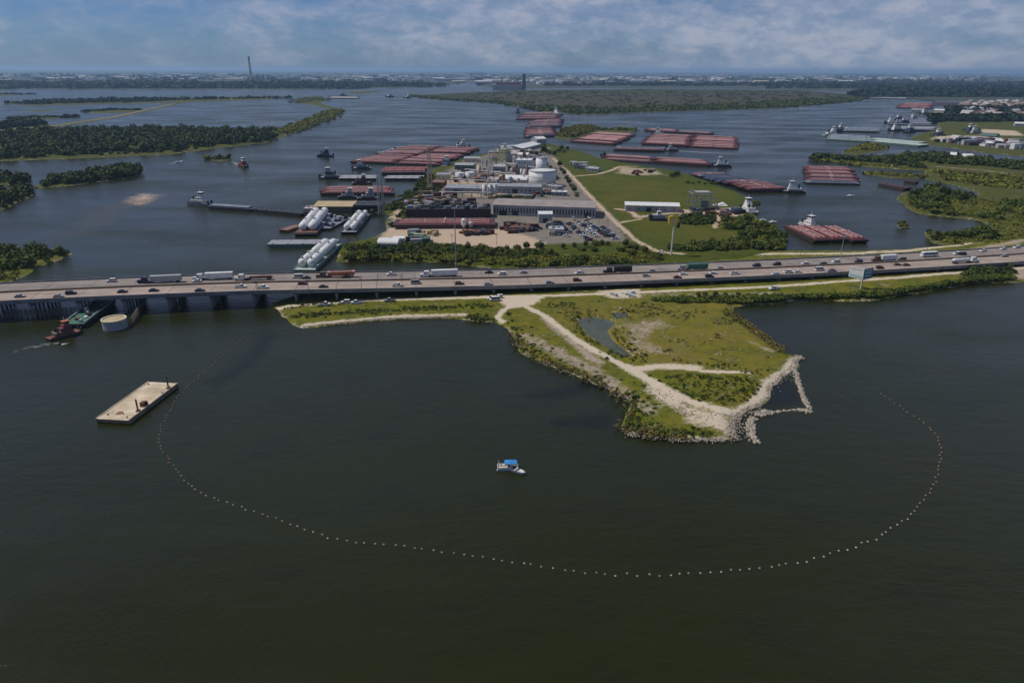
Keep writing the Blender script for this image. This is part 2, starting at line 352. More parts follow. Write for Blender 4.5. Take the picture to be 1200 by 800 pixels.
# ------------------------------------------------------------------ the lands
near_px = [(318,357),(345,346),(420,336),(520,328),(620,319),(700,314),(760,307),(850,297),(905,294),(1000,294),(1060,292),(1107,288),(1200,270),(1320,250),
 (1320,318),(1215,329),(1190,330),(1140,332),(1080,342),(1060,345),(1030,351),(1000,353),(960,351),(935,351),(915,355),(880,357),(858,359),(856,367),(872,380),(890,392),(908,404),(918,412),(935,418),
 (931,432),(922,440),(905,453),(896,468),(878,480),(866,488),(859,497),(858,512),(845,517),(790,514),(735,508),(727,500),(735,490),(738,470),(712,453),(690,446),(662,433),(640,426),(612,413),(606,402),
 (596,384),(583,377),(560,376),(540,373),(500,372),(450,375),(400,379),(356,384),(347,381),(332,368)]
near_masks = [
 (0,'line',[(318,361),(420,353),(500,351),(580,348.5),(680,346),(760,342.5),(900,336.5),(1050,326),(1130,319.5),(1200,314.5),(1320,304)],5.5,1),
 (0,'line',[(590,352),(612,357),(640,372),(670,395),(700,413),(725,426),(742,433)],5.5,1),
 (0,'line',[(742,433),(770,430),(800,430),(815,431)],8,1),(0,'line',[(800,432),(835,436),(876,437)],4,.9),
 (0,'line',[(735,430),(775,454),(806,471),(850,482)],8,1),(0,'line',[(770,460),(800,478),(845,492)],12,.7),
 (0,'line',[(604,356),(590,364),(583,372),(590,377)],5,.9),(0,'poly',[(580,348),(640,346),(625,358),(596,362)],5,1),
 (0,'poly',[(700,341),(750,339),(752,350),(716,350)],4,.8),
 (0,'line',[(815,492),(856,500)],13,.8),(0,'line',[(735,506),(790,511),(850,514)],3.5,.9),
 (0,'line',[(862,484),(880,474),(893,462),(902,448),(922,434),(932,421)],7,1),
 (0,'line',[(354,381),(400,376),(450,371.5),(500,369),(545,369)],4.2,.8),
 (1,'line',[(616,395),(650,412),(690,432),(720,452),(760,480)],12,.6),
 (1,'line',[(640,375),(680,408),(700,424)],9,.7),
 (1,'poly',[(730,379),(775,374),(790,384),(770,390),(760,400),(790,415),(740,412),(732,395)],9,.5),
 (1,'line',[(745,345),(860,345),(930,345)],10,.35),(2,'poly',[(640,352),(850,352),(900,400),(900,440),(760,430),(650,380)],8,.16),
 (1,'line',[(1100,300),(1160,290),(1230,276)],10,.8),(0,'line',[(790,299),(850,298),(900,298),(1000,297.5),(1060,294.5),(1120,288),(1200,275.5),(1320,255)],7,.85),
 (1,'poly',[(1140,316),(1220,310),(1230,326),(1180,328)],6,.9),(0,'line',[(900,345),(925,350)],9,.7),
 (1,'line',[(880,402),(905,412)],5,.6)]
ponds = [[(679,373),(700,371),(722,377),(712,388),(722,402),(742,417),(728,416),(706,403),(690,393),(681,382)],[(718,366),(736,366),(738,372),(722,373)]]
terrain('ground', near_px, 1.15, 1.35, GM_pen, slope=5, wob=(2.2, 12), masks=near_masks, ponds=ponds, rough=.35)
for pd in ponds:
    q = Gs([((x-700)*1.04+700, (y-390)*1.04+390) for x, y in pd], .1); obj('pond', MB().add([(x, y, .06) for x, y in q], [tuple(range(len(q)))]), mat('muddy_pond_water', (.080,.085,.045), (.05,.06,.03), .12, .16, obj=False, spec=.5), kind='structure')
site_px = [(396,306),(397,296),(402,286),(436,280),(452,270),(456,252),(440,249),(465,238),(480,228),(492,216),(503,204),(512,196),(545,186),(580,178),(600,173),(645,169),(680,177.5),(705,186),(740,193),(780,199),(802,203),(840,217),(868,227),(884,238),(888,247),(884,257),(905,262),(919,274),(924,287),(915,294),(905,299),(860,306),(760,314),(640,318),(560,312),(500,306),(430,305)]
site_masks = [
 (1,'poly',[(462,252),(514,206),(545,188),(600,175),(645,173),(655,190),(690,228),(722,258),(738,284),(600,290),(440,280)],10,.75),
 (0,'poly',[(455,268),(592,268),(640,286),(628,293),(560,291),(500,284),(446,283)],8,.95),(0,'poly',[(455,255),(500,222),(520,226),(480,268)],10,.8),
 (0,'poly',[(520,205),(600,200),(615,212),(640,222),(560,232),(512,222)],12,.55),
 (0,'line',[(648,186),(668,205),(700,240),(722,262),(745,283),(772,297),(800,299)],6,1),
 (0,'line',[(668,208),(700,205),(715,201),(726,196),(745,196)],7,.9),(0,'poly',[(724,196),(768,199),(778,206),(745,207),(722,204)],16,.62),
 (0,'line',[(722,246),(738,248),(748,256),(770,252),(800,250)],8,.95),(0,'line',[(728,262),(750,258)],5,.9),
 (0,'poly',[(790,247),(868,244),(872,256),(842,262),(836,252),(800,255)],6,.95),(0,'line',[(838,256),(838,268)],6,.9),
 (2,'poly',[(660,200),(860,225),(900,290),(780,296)],20,.14)]
terrain('yard', site_px, 2.6, 1.9, GM_site, slope=5, wob=(3, 22), masks=site_masks, rough=.3)
right_px = [(945,184.5),(962,182),(1030,184),(1060,178.5),(1100,180),(1150,185),(1200,191),(1330,200),(1330,262),(1200,284),(1120,290),(1090,284),(1084,276),(1082,271),(1120,271),(1150,269),(1159,264),(1147,257.5),(1120,255),(1083,251),(1062,243),(1053,234),(1060,226),(1085,220),(1109,221),(1141,229),(1147,226),(1120,217),(1086,210),(1083,200),(1050,198),(1013,195),(985,190),(955,187)]
terrain('right_bank', right_px, 4, 1.6, GM_marsh, slope=7, wob=(5, 30), masks=[(0,'line',[(1100,196),(1150,200),(1200,206)],10,.5),(2,'poly',[(1085,195),(1200,200),(1200,225),(1110,212)],20,.15)])
terrain('islet', [(1049,262),(1056,259),(1066,264),(1067,268),(1055,267)], 1.5, .9, GM_marsh, slope=4, wob=(2, 9))
terrain('islet', [(1014,202),(1035,201),(1082,206),(1080,209),(1040,208),(1018,205)], 3, .7, GM_marsh, slope=5, wob=(4, 20))
terrain('islet', [(985,179),(1000,172),(1012,167.5),(1030,167.5),(1044,173),(1025,178),(1005,181)], 4, 1.2, GM_marsh, slope=6, wob=(5, 30))
terrain('islet', [(650,161),(655,152),(670,147),(695,146.5),(705,151),(740,151),(752,153),(720,156),(690,160),(665,164)], 5, 2.0, GM_marsh, slope=10, wob=(6, 40))
terrain('dock_land', [(1085,168.5),(1068,162),(1090,154),(1100,148),(1096,138),(1092,131),(1130,124),(1200,119),(1330,116),(1330,192),(1200,183),(1150,178.5),(1110,172.5)], 9, 2.2, GM_marsh, slope=14, wob=(10, 60),
 masks=[(0,'poly',[(1090,164),(1150,172),(1200,176),(1200,168),(1140,160),(1100,160)],15,.9),(0,'poly',[(1150,152),(1190,154),(1200,160),(1150,159)],15,1),(0,'line',[(1098,132),(1150,135),(1200,141)],22,.9),(1,'poly',[(1130,122),(1200,120),(1200,133),(1140,130)],30,.7)])
terrain('left_spit', [(-80,166),(0,156),(60,152),(120,154),(180,151),(240,152),(300,155),(325,154),(352,147),(380,136),(388,128.5),(398,127),(399,131),(386,139),(362,147.5),(332,160),(310,167),(250,174),(200,181),(100,185),(0,189),(-80,195)], 7, 2, GM_marsh, slope=12, wob=(7, 50),
 masks=[(2,'line',[(330,158),(385,135)],60,.15),(0,'line',[(20,163),(60,162),(120,162)],8,.6)])
terrain('left_islet', [(353,121),(362,114),(372,112),(380,117),(376,122),(390,126),(397,128),(388,128),(368,123)], 10, 2, GM_marsh, slope=14, wob=(6, 60))
terrain('left_islet', [(39,219),(60,211),(110,203),(140,197),(170,200),(160,207),(120,212.5),(80,217.5),(45,221)], 3, 1.5, GM_marsh, slope=6, wob=(4, 20))
terrain('left_islet', [(-60,216),(0,222),(35,219),(42,226),(20,238),(0,247),(-60,262)], 3, 1.5, GM_marsh, slope=6, wob=(4, 20))
terrain('left_islet', [(-60,206),(0,206),(25,206),(38,210.5),(15,216),(0,218),(-60,216)], 3, 1.5, GM_marsh, slope=6, wob=(4, 20))
terrain('left_bank', [(-60,290),(0,291),(40,292),(70,293),(83,297),(70,304),(45,313),(28,323),(10,330),(-60,338)], 1.8, 1.5, GM_pen, slope=5, wob=(2.5, 14))
terrain('islet', [(241,187),(246,184),(270,184),(273,187),(258,189)], 3, 1, GM_marsh, slope=5, wob=(3, 15))
terrain('marsh_island', [(478,112),(520,117),(580,120.5),(610,125),(640,131),(690,134.5),(760,131.5),(900,127.5),(1000,119),(1019,115),(1000,111),(940,106),(750,104.5),(620,106),(540,109)], 16, 1.6, GM_isle, slope=25, wob=(16, 120),
 masks=[(2,'poly',[(560,112),(960,108),(980,113),(900,121),(700,127),(640,122)],90,.35),(0,'line',[(628,121),(642,122)],14,.7)])
terrain('causeway', [(-80,160),(0,152.5),(60,147),(130,137),(200,122),(216,120.5),(205,123),(140,137.5),(70,148.5),(0,155),(-80,164)], 5, 2.2, GM_marsh, slope=9, wob=(3, 40), masks=[(1,'line',[(-80,162),(0,153.5),(65,147.8),(135,137.3),(205,121.8)],10,1)])
for pl in ([(5,122),(60,118),(130,116),(200,114.5),(300,113.5),(345,114),(300,117),(220,120),(120,122),(40,124)], [(-60,146),(0,146),(30,143),(60,146),(30,149),(0,152),(-60,156)], [(100,132),(110,128.5),(150,127),(170,129),(130,133)],
           [(5,139),(50,136),(95,136),(60,139),(20,141)], [(-60,108.5),(0,108.5),(33,110),(0,112.5),(-60,114)], [(30,130),(60,128.5),(66,129.5),(40,131)], [(400,108),(460,106.5),(420,110)]):
    terrain('marsh_strip', pl, 9, 1.5, GM_marsh, slope=14, wob=(8, 60))
# the plain beyond the river, out to the horizon
far_px = [(-300,104.6),(0,104.5),(200,105),(330,105.4),(420,103.8),(500,102),(528,99.3),(556,95.5),(575,94.5),(582,97),(560,101),(585,104),(620,104),(700,103.4),(900,104.6),(1000,108),(1015,111),(1040,113),(1062,115.5),(1100,119),(1200,118),(1500,116)]
pl = [tuple(G(x, y, 0)[:2]) for x, y in far_px]
V = [(x, y, -.5) for x, y in pl]+[(x+0, y+25, 2.) for x, y in pl]; n = len(pl)
fm = MB().add(V, [(i, i+1, n+i+1, n+i) for i in range(n-1)])
fm.add([(x, y+25, 2.) for x, y in pl]+[(x*14 if abs(x) > 900 else x*14, 58000, 2.) for x, y in pl], [(i, i+1, n+i+1, n+i) for i in range(n-1)])
obj('plain', fm, GM_far, kind='structure')

# ------------------------------------------------------------------ highway
kx = [-150,0,150,300,450,600,750,900,1050,1200,1350]; ky = [351,344,337,331,327.3,325.2,321,315,307,297,286]; kz = [10,10,9.5,8.7,6.9,5.4,4.9,4.5,4.2,4,4]
KW = np.array([G(a, b, c) for a, b, c in zip(kx, ky, kz)])
cy = np.polyfit(KW[:, 0]/100, KW[:, 1], 4); cz = lambda x: float(np.interp(x, KW[:, 0], KW[:, 2]))
hy = lambda x: float(np.polyval(cy, x/100)); hd = lambda x: math.atan(np.polyval(np.polyder(cy), x/100)/100)
def hpt(x, off, dz=0.): a = hd(x); return (x-math.sin(a)*off, hy(x)+math.cos(a)*off, cz(x)+dz)
def strip(mb, x0, x1, o0, o1, z0, z1, step=6.):
    xs = np.linspace(x0, x1, max(2, int((x1-x0)/step)+1)); rings = []
    for x in xs: rings.append([hpt(x, o0, z0), hpt(x, o1, z0), hpt(x, o1, z1), hpt(x, o0, z1)])
    return mb.loft(rings)
XA, XB, XE = -345., 468., 470.
br = thing('highway_bridge', 'long low concrete highway viaduct carrying two carriageways over river and shore on columns', 'bridge', (0, 0, 0))
obj('deck', strip(MB(), XA, XB, -17.4, -.6, -1.1, 0), M['road_n'], br); obj('deck', strip(MB(), XA, XB, .6, 17.4, -1.1, 0), M['road_f'], br)
for o0 in (-17.75, 17.4): obj('parapet', strip(MB(), XA, XB, o0, o0+.35, -1.15, .85), M['conc_dark'], br)  # parapets in darker concrete, the shade of the near face put into the colour
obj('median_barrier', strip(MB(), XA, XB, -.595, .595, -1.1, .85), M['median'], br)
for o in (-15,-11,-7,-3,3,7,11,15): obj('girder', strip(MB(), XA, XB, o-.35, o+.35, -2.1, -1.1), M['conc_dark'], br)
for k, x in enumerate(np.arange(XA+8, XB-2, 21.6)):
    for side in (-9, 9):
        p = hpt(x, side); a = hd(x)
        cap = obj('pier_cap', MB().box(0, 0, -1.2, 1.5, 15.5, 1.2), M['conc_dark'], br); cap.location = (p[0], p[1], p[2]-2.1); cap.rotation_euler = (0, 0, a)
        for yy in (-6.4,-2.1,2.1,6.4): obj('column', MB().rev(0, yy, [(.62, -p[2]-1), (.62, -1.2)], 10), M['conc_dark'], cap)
mk = MB()
for o in (-16.2, -2.0, 2.0, 16.2): strip(mk, XA, XE, o-.09, o+.09, .004, .012, 12)
for o in (-12.6,-9.0,-5.6,5.6,9.0,12.6):
    for x in np.arange(XA, XE-5, 12.): strip(mk, x, x+3, o-.08, o+.08, .004, .012, 3)
jn = MB()
for x in np.arange(XA+8, XB-2, 21.6):
    for o0, o1 in ((-17.3, -.7), (.7, 17.3)): jn.loft([[hpt(x+e, o0, .004), hpt(x+e, o1, .004), hpt(x+e, o1, .010), hpt(x+e, o0, .010)] for e in (-.14, .14)])
obj('expansion_joints', jn, M['dark'], br)
obj('lane_markings', mk, M['marking'], kind='structure')

# ------------------------------------------------------------------ vegetation
def leaves(C, R, Hh, nq, size, seed=1, low=.15):
    """quads spread through ellipsoid crowns: C (n,3) bases, R radii, Hh heights"""
    r = np.random.default_rng(seed); n = len(C); d = r.normal(size=(n, nq, 3)); d /= np.linalg.norm(d, axis=2, keepdims=True)
    rad = (.45+.6*r.random((n, nq, 1))**.6)*(1+.25*r.normal(size=(n, 1, 1)).clip(-1, 1)*0)
    lump = 1+.28*np.sin(d[..., :1]*5+r.random((n, 1, 1))*6)*np.cos(d[..., 1:2]*4+r.random((n, 1, 1))*6)
    p = d*rad*lump; half = Hh*(1-low)/2
    c = np.stack([C[:, None, 0]+p[..., 0]*R[:, None], C[:, None, 1]+p[..., 1]*R[:, None], C[:, None, 2]+(Hh*low+half)[:, None]+p[..., 2]*half[:, None]], -1).reshape(-1, 3)
    k = len(c); s = (np.repeat(R, nq)*size*(.6+.8*r.random(k)))[:, None]
    nrm = d.reshape(-1, 3)*.8+r.normal(size=(k, 3))*.7+np.array([0, 0, .5]); nrm /= np.linalg.norm(nrm, axis=1, keepdims=True)
    a = np.cross(nrm, r.normal(size=(k, 3))); a /= np.linalg.norm(a, axis=1, keepdims=True)+1e-9; b = np.cross(nrm, a)
    V = np.stack([c-a*s-b*s*.7, c+a*s-b*s*.6, c+a*s*.8+b*s*.8, c-a*s*.7+b*s*.6], 1).reshape(-1, 3)
    return V, np.arange(len(V)).reshape(-1, 4)
def mass(name, C, R, Hh, nq, size, m, label, cat, seed=1, low=.05):
    V, q = leaves(np.asarray(C, float), np.asarray(R, float), np.asarray(Hh, float), nq, size, seed, low)
    o = obj(name, quads_mesh(name, V, q), m); o['kind'] = 'stuff'; return tag(o, label, cat)
def scat(px, n, z=1.2, gap=0, seed=0):
    """n random spots inside a traced outline, on the ground"""
    poly = Gs(px, z); lo, hi = poly.min(0), poly.max(0); r = np.random.default_rng(seed+100); out = np.zeros((0, 2))
    while len(out) < n:
        P = lo+(hi-lo)*r.random((n*3, 2)); out = np.vstack([out, P[sdist(P, poly) > gap]])
    return np.c_[out[:n], np.full(n, z)]
def along(px, n, spread, z=1.2, seed=0):
    q = Gs(px, z); seg = np.r_[0, np.cumsum(np.linalg.norm(np.diff(q, axis=0), axis=1))]; r = np.random.default_rng(seed+5)
    s = r.random(n)*seg[-1]; P = np.c_[np.interp(s, seg, q[:, 0]), np.interp(s, seg, q[:, 1])]+r.normal(size=(n, 2))*spread
    return np.c_[P, np.full(n, z)]
def clump(C, sc, th): return C[fbm(C[:, :2], sc) > th]
def U(a, b, n, seed=0): return np.random.default_rng(seed+9).uniform(a, b, n)
def wood(name, C, r0, r1, h0, h1, nq, m, label, cat='trees', size=.3, seed=1):
    n = len(C); k_ = U(0, 1, n, seed)**1.7; return mass(name, C, r0*.8+(r1*1.15-r0*.8)*k_, (h0*.7+(h1*1.15-h0*.7)*k_)*U(.75, 1.2, n, seed+1), nq, size, m, label, cat, seed)
# wooded spit and islets on the left
sp = [(0,158),(60,154),(120,156),(180,153),(240,154),(300,157),(322,156),(325,161),(308,166),(250,172),(200,179),(100,183),(0,187),(-60,190),(-60,165)]
wood('spit_woodland', np.vstack([scat(sp, 1500, 1.5, 3, 1), along([(0,157),(120,154.5),(240,153.5),(318,155)], 160, 6, 1.5, 3)]), 3.5, 7, 5, 12, 100, M['leaf_d'], 'dark woodland covering the long river spit before the causeway', size=.22)
wood('spit_scrub', np.vstack([along([(325,157),(355,147),(385,135),(395,129)], 1100, 13, 1.5, 4), along([(354,120),(365,115),(376,118)], 420, 20, 1.5, 6)]), 2.5, 5, 2, 4.5, 40, M['leaf_y'], 'bright green scrub on the curved tip of the wooded spit')
wood('islet_woodland', scat([(45,219),(60,212),(110,204),(140,198),(168,201),(158,206),(120,211),(80,216)], 330, 1.2, 0, 2), 2.5, 5, 4, 9, 110, M['leaf_d'], 'dark trees on the long slender islet near the silt boil', size=.2)
wood('islet_woodland', np.vstack([scat([(-50,218),(0,224),(33,221),(40,226),(20,236),(0,244),(-50,256)], 180, 1.2, 0, 3), scat([(-50,207),(0,207),(25,207),(36,210),(15,215),(-50,215)], 160, 1.2, 0, 4)]), 2.5, 5, 3, 7, 50, M['leaf_d'], 'dark scrub on the pair of low islets beside the slender wooded one')
wood('bank_woodland', scat([(-50,292),(0,293),(40,294),(70,295),(80,298),(66,303),(40,311),(20,317),(-50,318)], 190, 1.3, 0, 5), 1.6, 3.6, 2.5, 6.5, 170, M['leaf_m'], 'green scrub on the bank beside the bridge', size=.18)
wood('bank_meadow', scat([(-50,318),(0,316),(25,317),(20,324),(5,329),(-50,332)], 500, 1.3, 0, 6), .5, 1.2, .4, 1., 14, M['leaf_y'], 'bright green reeds on the low bank beside the bridge', 'reeds', size=.4)
wood('strip_woodland', np.vstack([scat([(8,121.5),(60,118.5),(130,117),(200,116),(190,119),(100,121),(40,123)], 500, 1.2, 0, 7), along([(140,120),(220,117),(300,115.5),(340,115)], 160, 12, 1.2, 8), scat([(-50,147),(0,147),(30,144),(55,146),(0,151),(-50,154)], 260, 1.2, 0, 9)]), 5, 10, 5, 11, 34, M['fartree'], 'dark tree strips on the far marsh islands along the causeway')
wood('marsh_scrub', np.vstack([along([(102,131),(130,129),(165,129)], 80, 10, 1.2, 9), along([(8,140),(50,137.5),(92,137)], 90, 8, 1.2, 9), along([(-40,110),(30,110.5)], 60, 25, 1.2, 10), along([(0,110.8),(25,110.3)], 50, 20, 1.2, 11)]), 4, 8, 2, 5, 26, M['fartree'], 'low dark scrub on the small marsh strips beside the causeway')
wood('islet_scrub', along([(243,186.5),(268,186)], 45, 3, 1., 12), 1.8, 3.2, 2, 4.5, 60, M['leaf_y'], 'bright scrub covering the tiny islet beside the red tug')
# marsh island
wood('marsh_edge_scrub', np.vstack([along([(482,112.5),(520,116.3),(580,119.8),(610,124),(640,129.5),(690,133),(760,130),(900,126.3),(1000,118),(1012,115)], 1500, 13, 1.2, 13), scat([(600,124),(640,128),(700,132),(760,129),(900,125),(1000,117),(980,114),(860,122),(700,126)], 900, 1.2, 0, 14)]), 4, 9, 2.5, 6, 26, M['leaf_m'], 'green fringe of scrub round the wide flat marsh island')
wood('marsh_scrub', scat([(500,112),(580,117),(640,124),(700,128),(900,121),(1000,114),(940,107),(750,105.5),(620,107)], 900, 1., 0, 15), 6, 14, .6, 1.6, 16, M['leaf_d'], 'dark low scrub dotted over the flat marsh island')
wood('raft_islet_scrub', np.vstack([scat([(652,160),(657,153),(672,148.5),(694,148),(702,151),(690,157),(668,162)], 420, 1.5, 2, 16), along([(702,152.5),(745,152.5)], 60, 6, 1.5, 17)]), 2.5, 5, 2.5, 5.5, 40, M['leaf_y'], 'yellow green scrub covering the islet between the barge rafts')
# right bank
rb = [(1060,232),(1085,223),(1110,224),(1142,232),(1165,236),(1320,225),(1320,255),(1200,281),(1120,288),(1095,282),(1088,275),(1120,273),(1155,270),(1162,264),(1150,256),(1120,253),(1085,249),(1065,241)]
wood('bank_brush', scat(rb, 1500, 1.3, 1, 68), 1, 2.6, .5, 1.6, 36, M['leaf_y'], 'low yellow green brush between the trees on the bank around the inlet', 'brush', size=.26)
wood('bank_scrub', clump(scat(rb, 1200, 1.3, 1, 18), 26, .06), 2, 4.5, 2, 5.5, 120, M['leaf_m'], 'dense mixed scrub on the bank beyond the highway, right of the inlet'.replace(', right of the inlet', ' around the narrow inlet'), size=.19)
wood('arm_woodland', np.vstack([along([(950,186),(1000,188),(1040,190)], 160, 4, 1.3, 19), along([(1040,188),(1090,186),(1130,190),(1200,198)], 420, 11, 1.3, 20), scat([(1060,182),(1100,182),(1150,187),(1200,193),(1200,198),(1100,192)], 260, 1.3, 0, 21), along([(960,186),(1030,190),(1080,197)], 160, 5, 1.3, 30)]), 2.5, 5.5, 2.5, 7, 90, M['leaf_d'], 'dark scrub woods along the narrow arm of land before the green barges', size=.21)
wood('arm_grass', np.vstack([scat([(1090,199),(1150,204),(1200,206),(1250,212),(1250,222),(1180,222),(1110,213)], 900, 1.2, 0, 22), scat([(990,178),(1005,172),(1015,169),(1030,169),(1040,173),(1020,177)], 260, 1., 0, 23), along([(1018,203),(1040,204.5),(1080,207)], 140, 4, .8, 24), along([(960,187),(1010,193),(1060,196)], 200, 4, 1, 25)]), 1.6, 4, .7, 1.8, 16, M['leaf_y'], 'yellow green marsh grass on the arm of land and its small islets', 'grass', size=.4)
# strip between highway and yard, belts round the field
wood('hedgerow_scrub', np.vstack([clump(scat([(402,303),(430,302),(500,302),(545,306),(620,311),(700,312),(770,306),(785,300),(760,294),(690,292),(640,297),(560,294),(500,289),(440,287),(404,290)], 900, 1.9, 0, 26), 14, .1), along([(405,292),(450,290),(520,293),(600,297),(640,298)], 160, 3, 1.9, 27)]), 1.2, 2.8, 1.2, 3.6, 130, M['leaf_m'], 'tangled green scrub between the highway and the dirt yard', size=.18)
wood('hedgerow_brush', scat([(402,304),(430,303),(500,303),(545,307),(620,312),(700,313),(775,306),(785,300),(760,297),(690,300),(640,302),(560,300),(500,297),(440,296),(404,297)], 700, 1.9, 0, 65), .9, 2.2, .6, 1.7, 70, M['leaf_y'], 'low yellow green brush sloping from the hedgerow down to the highway', size=.22)
wood('yard_shore_scrub', np.vstack([along([(445,249),(470,239),(492,222),(506,206)], 260, 5, 1.9, 61), scat([(455,268),(480,240),(510,215),(520,218),(490,250),(478,268)], 130, 1.9, 0, 62), scat([(578,236),(630,234),(628,231),(580,232)], 40, 1.9, 0, 63)]), 1.2, 3, .8, 2.6, 40, M['leaf_m'], 'patchy green brush on the ragged shore behind the lattice masts')
wood('field_edge_brush', scat([(842,262),(850,256),(886,258),(904,263),(917,274),(921,286),(912,292),(880,292),(868,280),(880,270),(845,268)], 700, 1.9, 0, 69), .9, 2.2, .5, 1.5, 40, M['leaf_y'], 'low bright brush under the bushes at the corner of the field', 'brush', size=.25)
wood('hedge', scat([(797,262),(798,254),(836,254),(837,262),(815,264)], 230, 1.9, 0, 28), 1.3, 2.2, 2.6, 3.6, 60, M['leaf_d'], 'dense clipped hedge block beside the sandy lot', 'hedge')
wood('field_edge_scrub', np.vstack([clump(scat([(842,262),(850,256),(886,258),(904,263),(917,274),(921,286),(912,292),(880,292),(868,280),(880,270),(845,268)], 800, 1.9, 0, 29), 16, .05), along([(790,292),(830,291),(880,290),(915,289)], 220, 3, 1.9, 31)]), 1.5, 3.2, 1.8, 4.5, 130, M['leaf_m'], 'bushy green scrub filling the corner of the field by the river', size=.19)
wood('bank_reeds', np.vstack([scat([(760,352),(860,349),(905,347),(930,349),(912,353),(870,355),(800,355)], 520, 1.3, 0, 32), scat([(915,349),(1000,346),(1060,340),(1100,334),(1150,325),(1185,324),(1188,327),(1140,330),(1080,339),(1030,348),(960,349)], 900, 1.3, 0, 33)]), .8, 1.9, .8, 2.2, 70, M['leaf_m'], 'green reeds and bushes along the bank under the billboard', 'reeds', size=.22)
wood('roadside_scrub', scat([(1125,322),(1140,316),(1180,314),(1190,318),(1185,326),(1150,328)], 90, 1.3, 0, 34), 1.2, 2.4, 1.5, 3.2, 70, M['leaf_d'], 'dark rounded bushes at the end of the reed bank by the dirt road', size=.26)
wood('shore_grass', np.vstack([along([(345,370),(420,366),(500,362),(575,358)], 700, 2.0, 1.2, 35), along([(550,371),(575,374)], 80, 2.5, 1, 36), scat([(330,362),(350,356),(430,352),(430,357),(350,362)], 200, 1, 0, 60)]), .35, .8, .35, .9, 16, M['leaf_m'], 'rough grass on the strip of shore below the bridge', 'grass', size=.4)
pen = [(640,356),(700,352),(848,356),(868,384),(900,408),(915,420),(895,440),(850,434),(800,425),(745,424),(715,412),(690,392),(660,372)]
pond_w = [Gs(p, 1.) for p in ponds]
def nopond(C): return C[(sdist(C[:, :2], pond_w[0]) < -1) & (sdist(C[:, :2], pond_w[1]) < -1)]
wood('point_grass', np.vstack([clump(nopond(scat(pen, 2600, 1.3, 0, 37)), 13, .12), scat([(760,440),(800,438),(880,442),(893,452),(880,468),(850,474),(820,470),(790,458)], 420, 1.3, 0, 38)]), .3, .8, .12, .4, 10, M['leaf_m'], 'green grass tufts clumped over the middle of the point', 'grass', size=.45)
wood('point_scrub', np.vstack([along([(600,368),(612,395),(622,408),(640,418)], 60, 3.5, 1.2, 39), along([(744,458),(752,476),(754,492),(745,500)], 90, 3.2, 1.2, 40), along([(735,498),(790,506),(830,508)], 120, 2.2, 1.2, 41), along([(856,365),(875,382),(905,405),(920,416)], 90, 1.5, 1., 42), along([(650,423),(690,440),(715,452)], 40, 3, 1.1, 43), nopond(along([(675,370),(690,396),(712,410),(735,420)], 90, 3.5, 1.2, 44))]), .35, .95, .3, .9, 26, M['leaf_m'], 'dark green shrubs scattered along the shores of the point', size=.34)
wood('point_reeds', np.vstack([along([(857,366),(874,380),(906,404),(916,412)], 420, 1.4, .9, 45), along([(732,499),(760,506),(800,510)], 220, 1.8, .9, 46), along([(602,390),(612,407),(640,422),(700,446),(736,468),(742,490)], 230, 2.2, .9, 47), clump(nopond(scat(pen, 700, 1.3, 0, 48)), 9, .15)]), .4, .9, .4, 1.1, 14, M['reed'], 'dry brownish reeds at the water edge of the point', 'reeds', size=.4)
# far woods
def farband(x0, x1, y0, y1, n, seed):
    r = np.random.default_rng(seed); return np.array([[*G(r.uniform(x0, x1), r.uniform(y0, y1), 2)[:2], 2.] for _ in range(n)])
wood('far_woodland', np.vstack([farband(-60, 430, 97.5, 104.0, 1900, 50), farband(330, 500, 98.5, 102, 500, 51), farband(430, 520, 99, 101.6, 120, 52)]), 22, 45, 9, 17, 16, M['fartree'], 'far dark forest along the river beneath the tall monument')
wood('far_woodland', np.vstack([farband(640, 960, 98.5, 101, 500, 53), farband(900, 1240, 97, 104, 1300, 54), farband(1020, 1240, 104, 110, 700, 64), farband(1000, 1240, 108, 114, 450, 55)]), 18, 40, 8, 16, 16, M['fartree'], 'far dark forest beyond the marsh island and the shipyard')
wood('far_woodland', np.vstack([farband(-60, 1260, 88.5, 96, 420, 56), farband(-60, 1260, 86.5, 90, 160, 57)]), 40, 90, 5, 10, 12, M['fartree'], 'hazy tree belts scattered through the far plain at the horizon')
wood('town_trees', np.vstack([farband(1110, 1240, 126, 133, 260, 58), farband(1090, 1240, 137, 143, 330, 59)]), 7, 14, 6, 11, 26, M['fartree'], 'dark tree belts around the houses behind the shipyard')
# trees that can be told apart
def tree_proto(i, m, h, r):
    t = thing('tree', 'x', 'tree'); rr = random.Random(i)
    tk = MB(); tk.tube((0,0,-.5), (rr.uniform(-.2,.2), 0, h*.45), h*.035, h*.022, 6)
    for k in range(4):
        a = k*1.6+rr.random(); tk.tube((0,0,h*(.3+.04*k)), (math.cos(a)*r*.55, math.sin(a)*r*.55, h*(.55+.08*k)), h*.016, h*.007, 5)
    obj('trunk', tk, M['bark'], t)
    lob = [(0,0,h*.22,r*.72,h*.8)]+[(math.cos(k*1.3)*r*.5, math.sin(k*1.3)*r*.5, h*rr.uniform(.18,.4), r*rr.uniform(.4,.6), h*rr.uniform(.35,.5)) for k in range(5)]
    L_ = np.array(lob); V, q = leaves(L_[:, :3], L_[:, 3], L_[:, 4], 130, .19, i, .0)
    obj('crown', quads_mesh('crown', V, q), m, t); return t
TP = [tree_proto(1, M['leaf_d'], 7, 3.2), tree_proto(2, M['leaf_m'], 6, 3.0), tree_proto(3, M['leaf_d'], 9, 3.4), tree_proto(4, M['leaf_m'], 5, 3.4)]
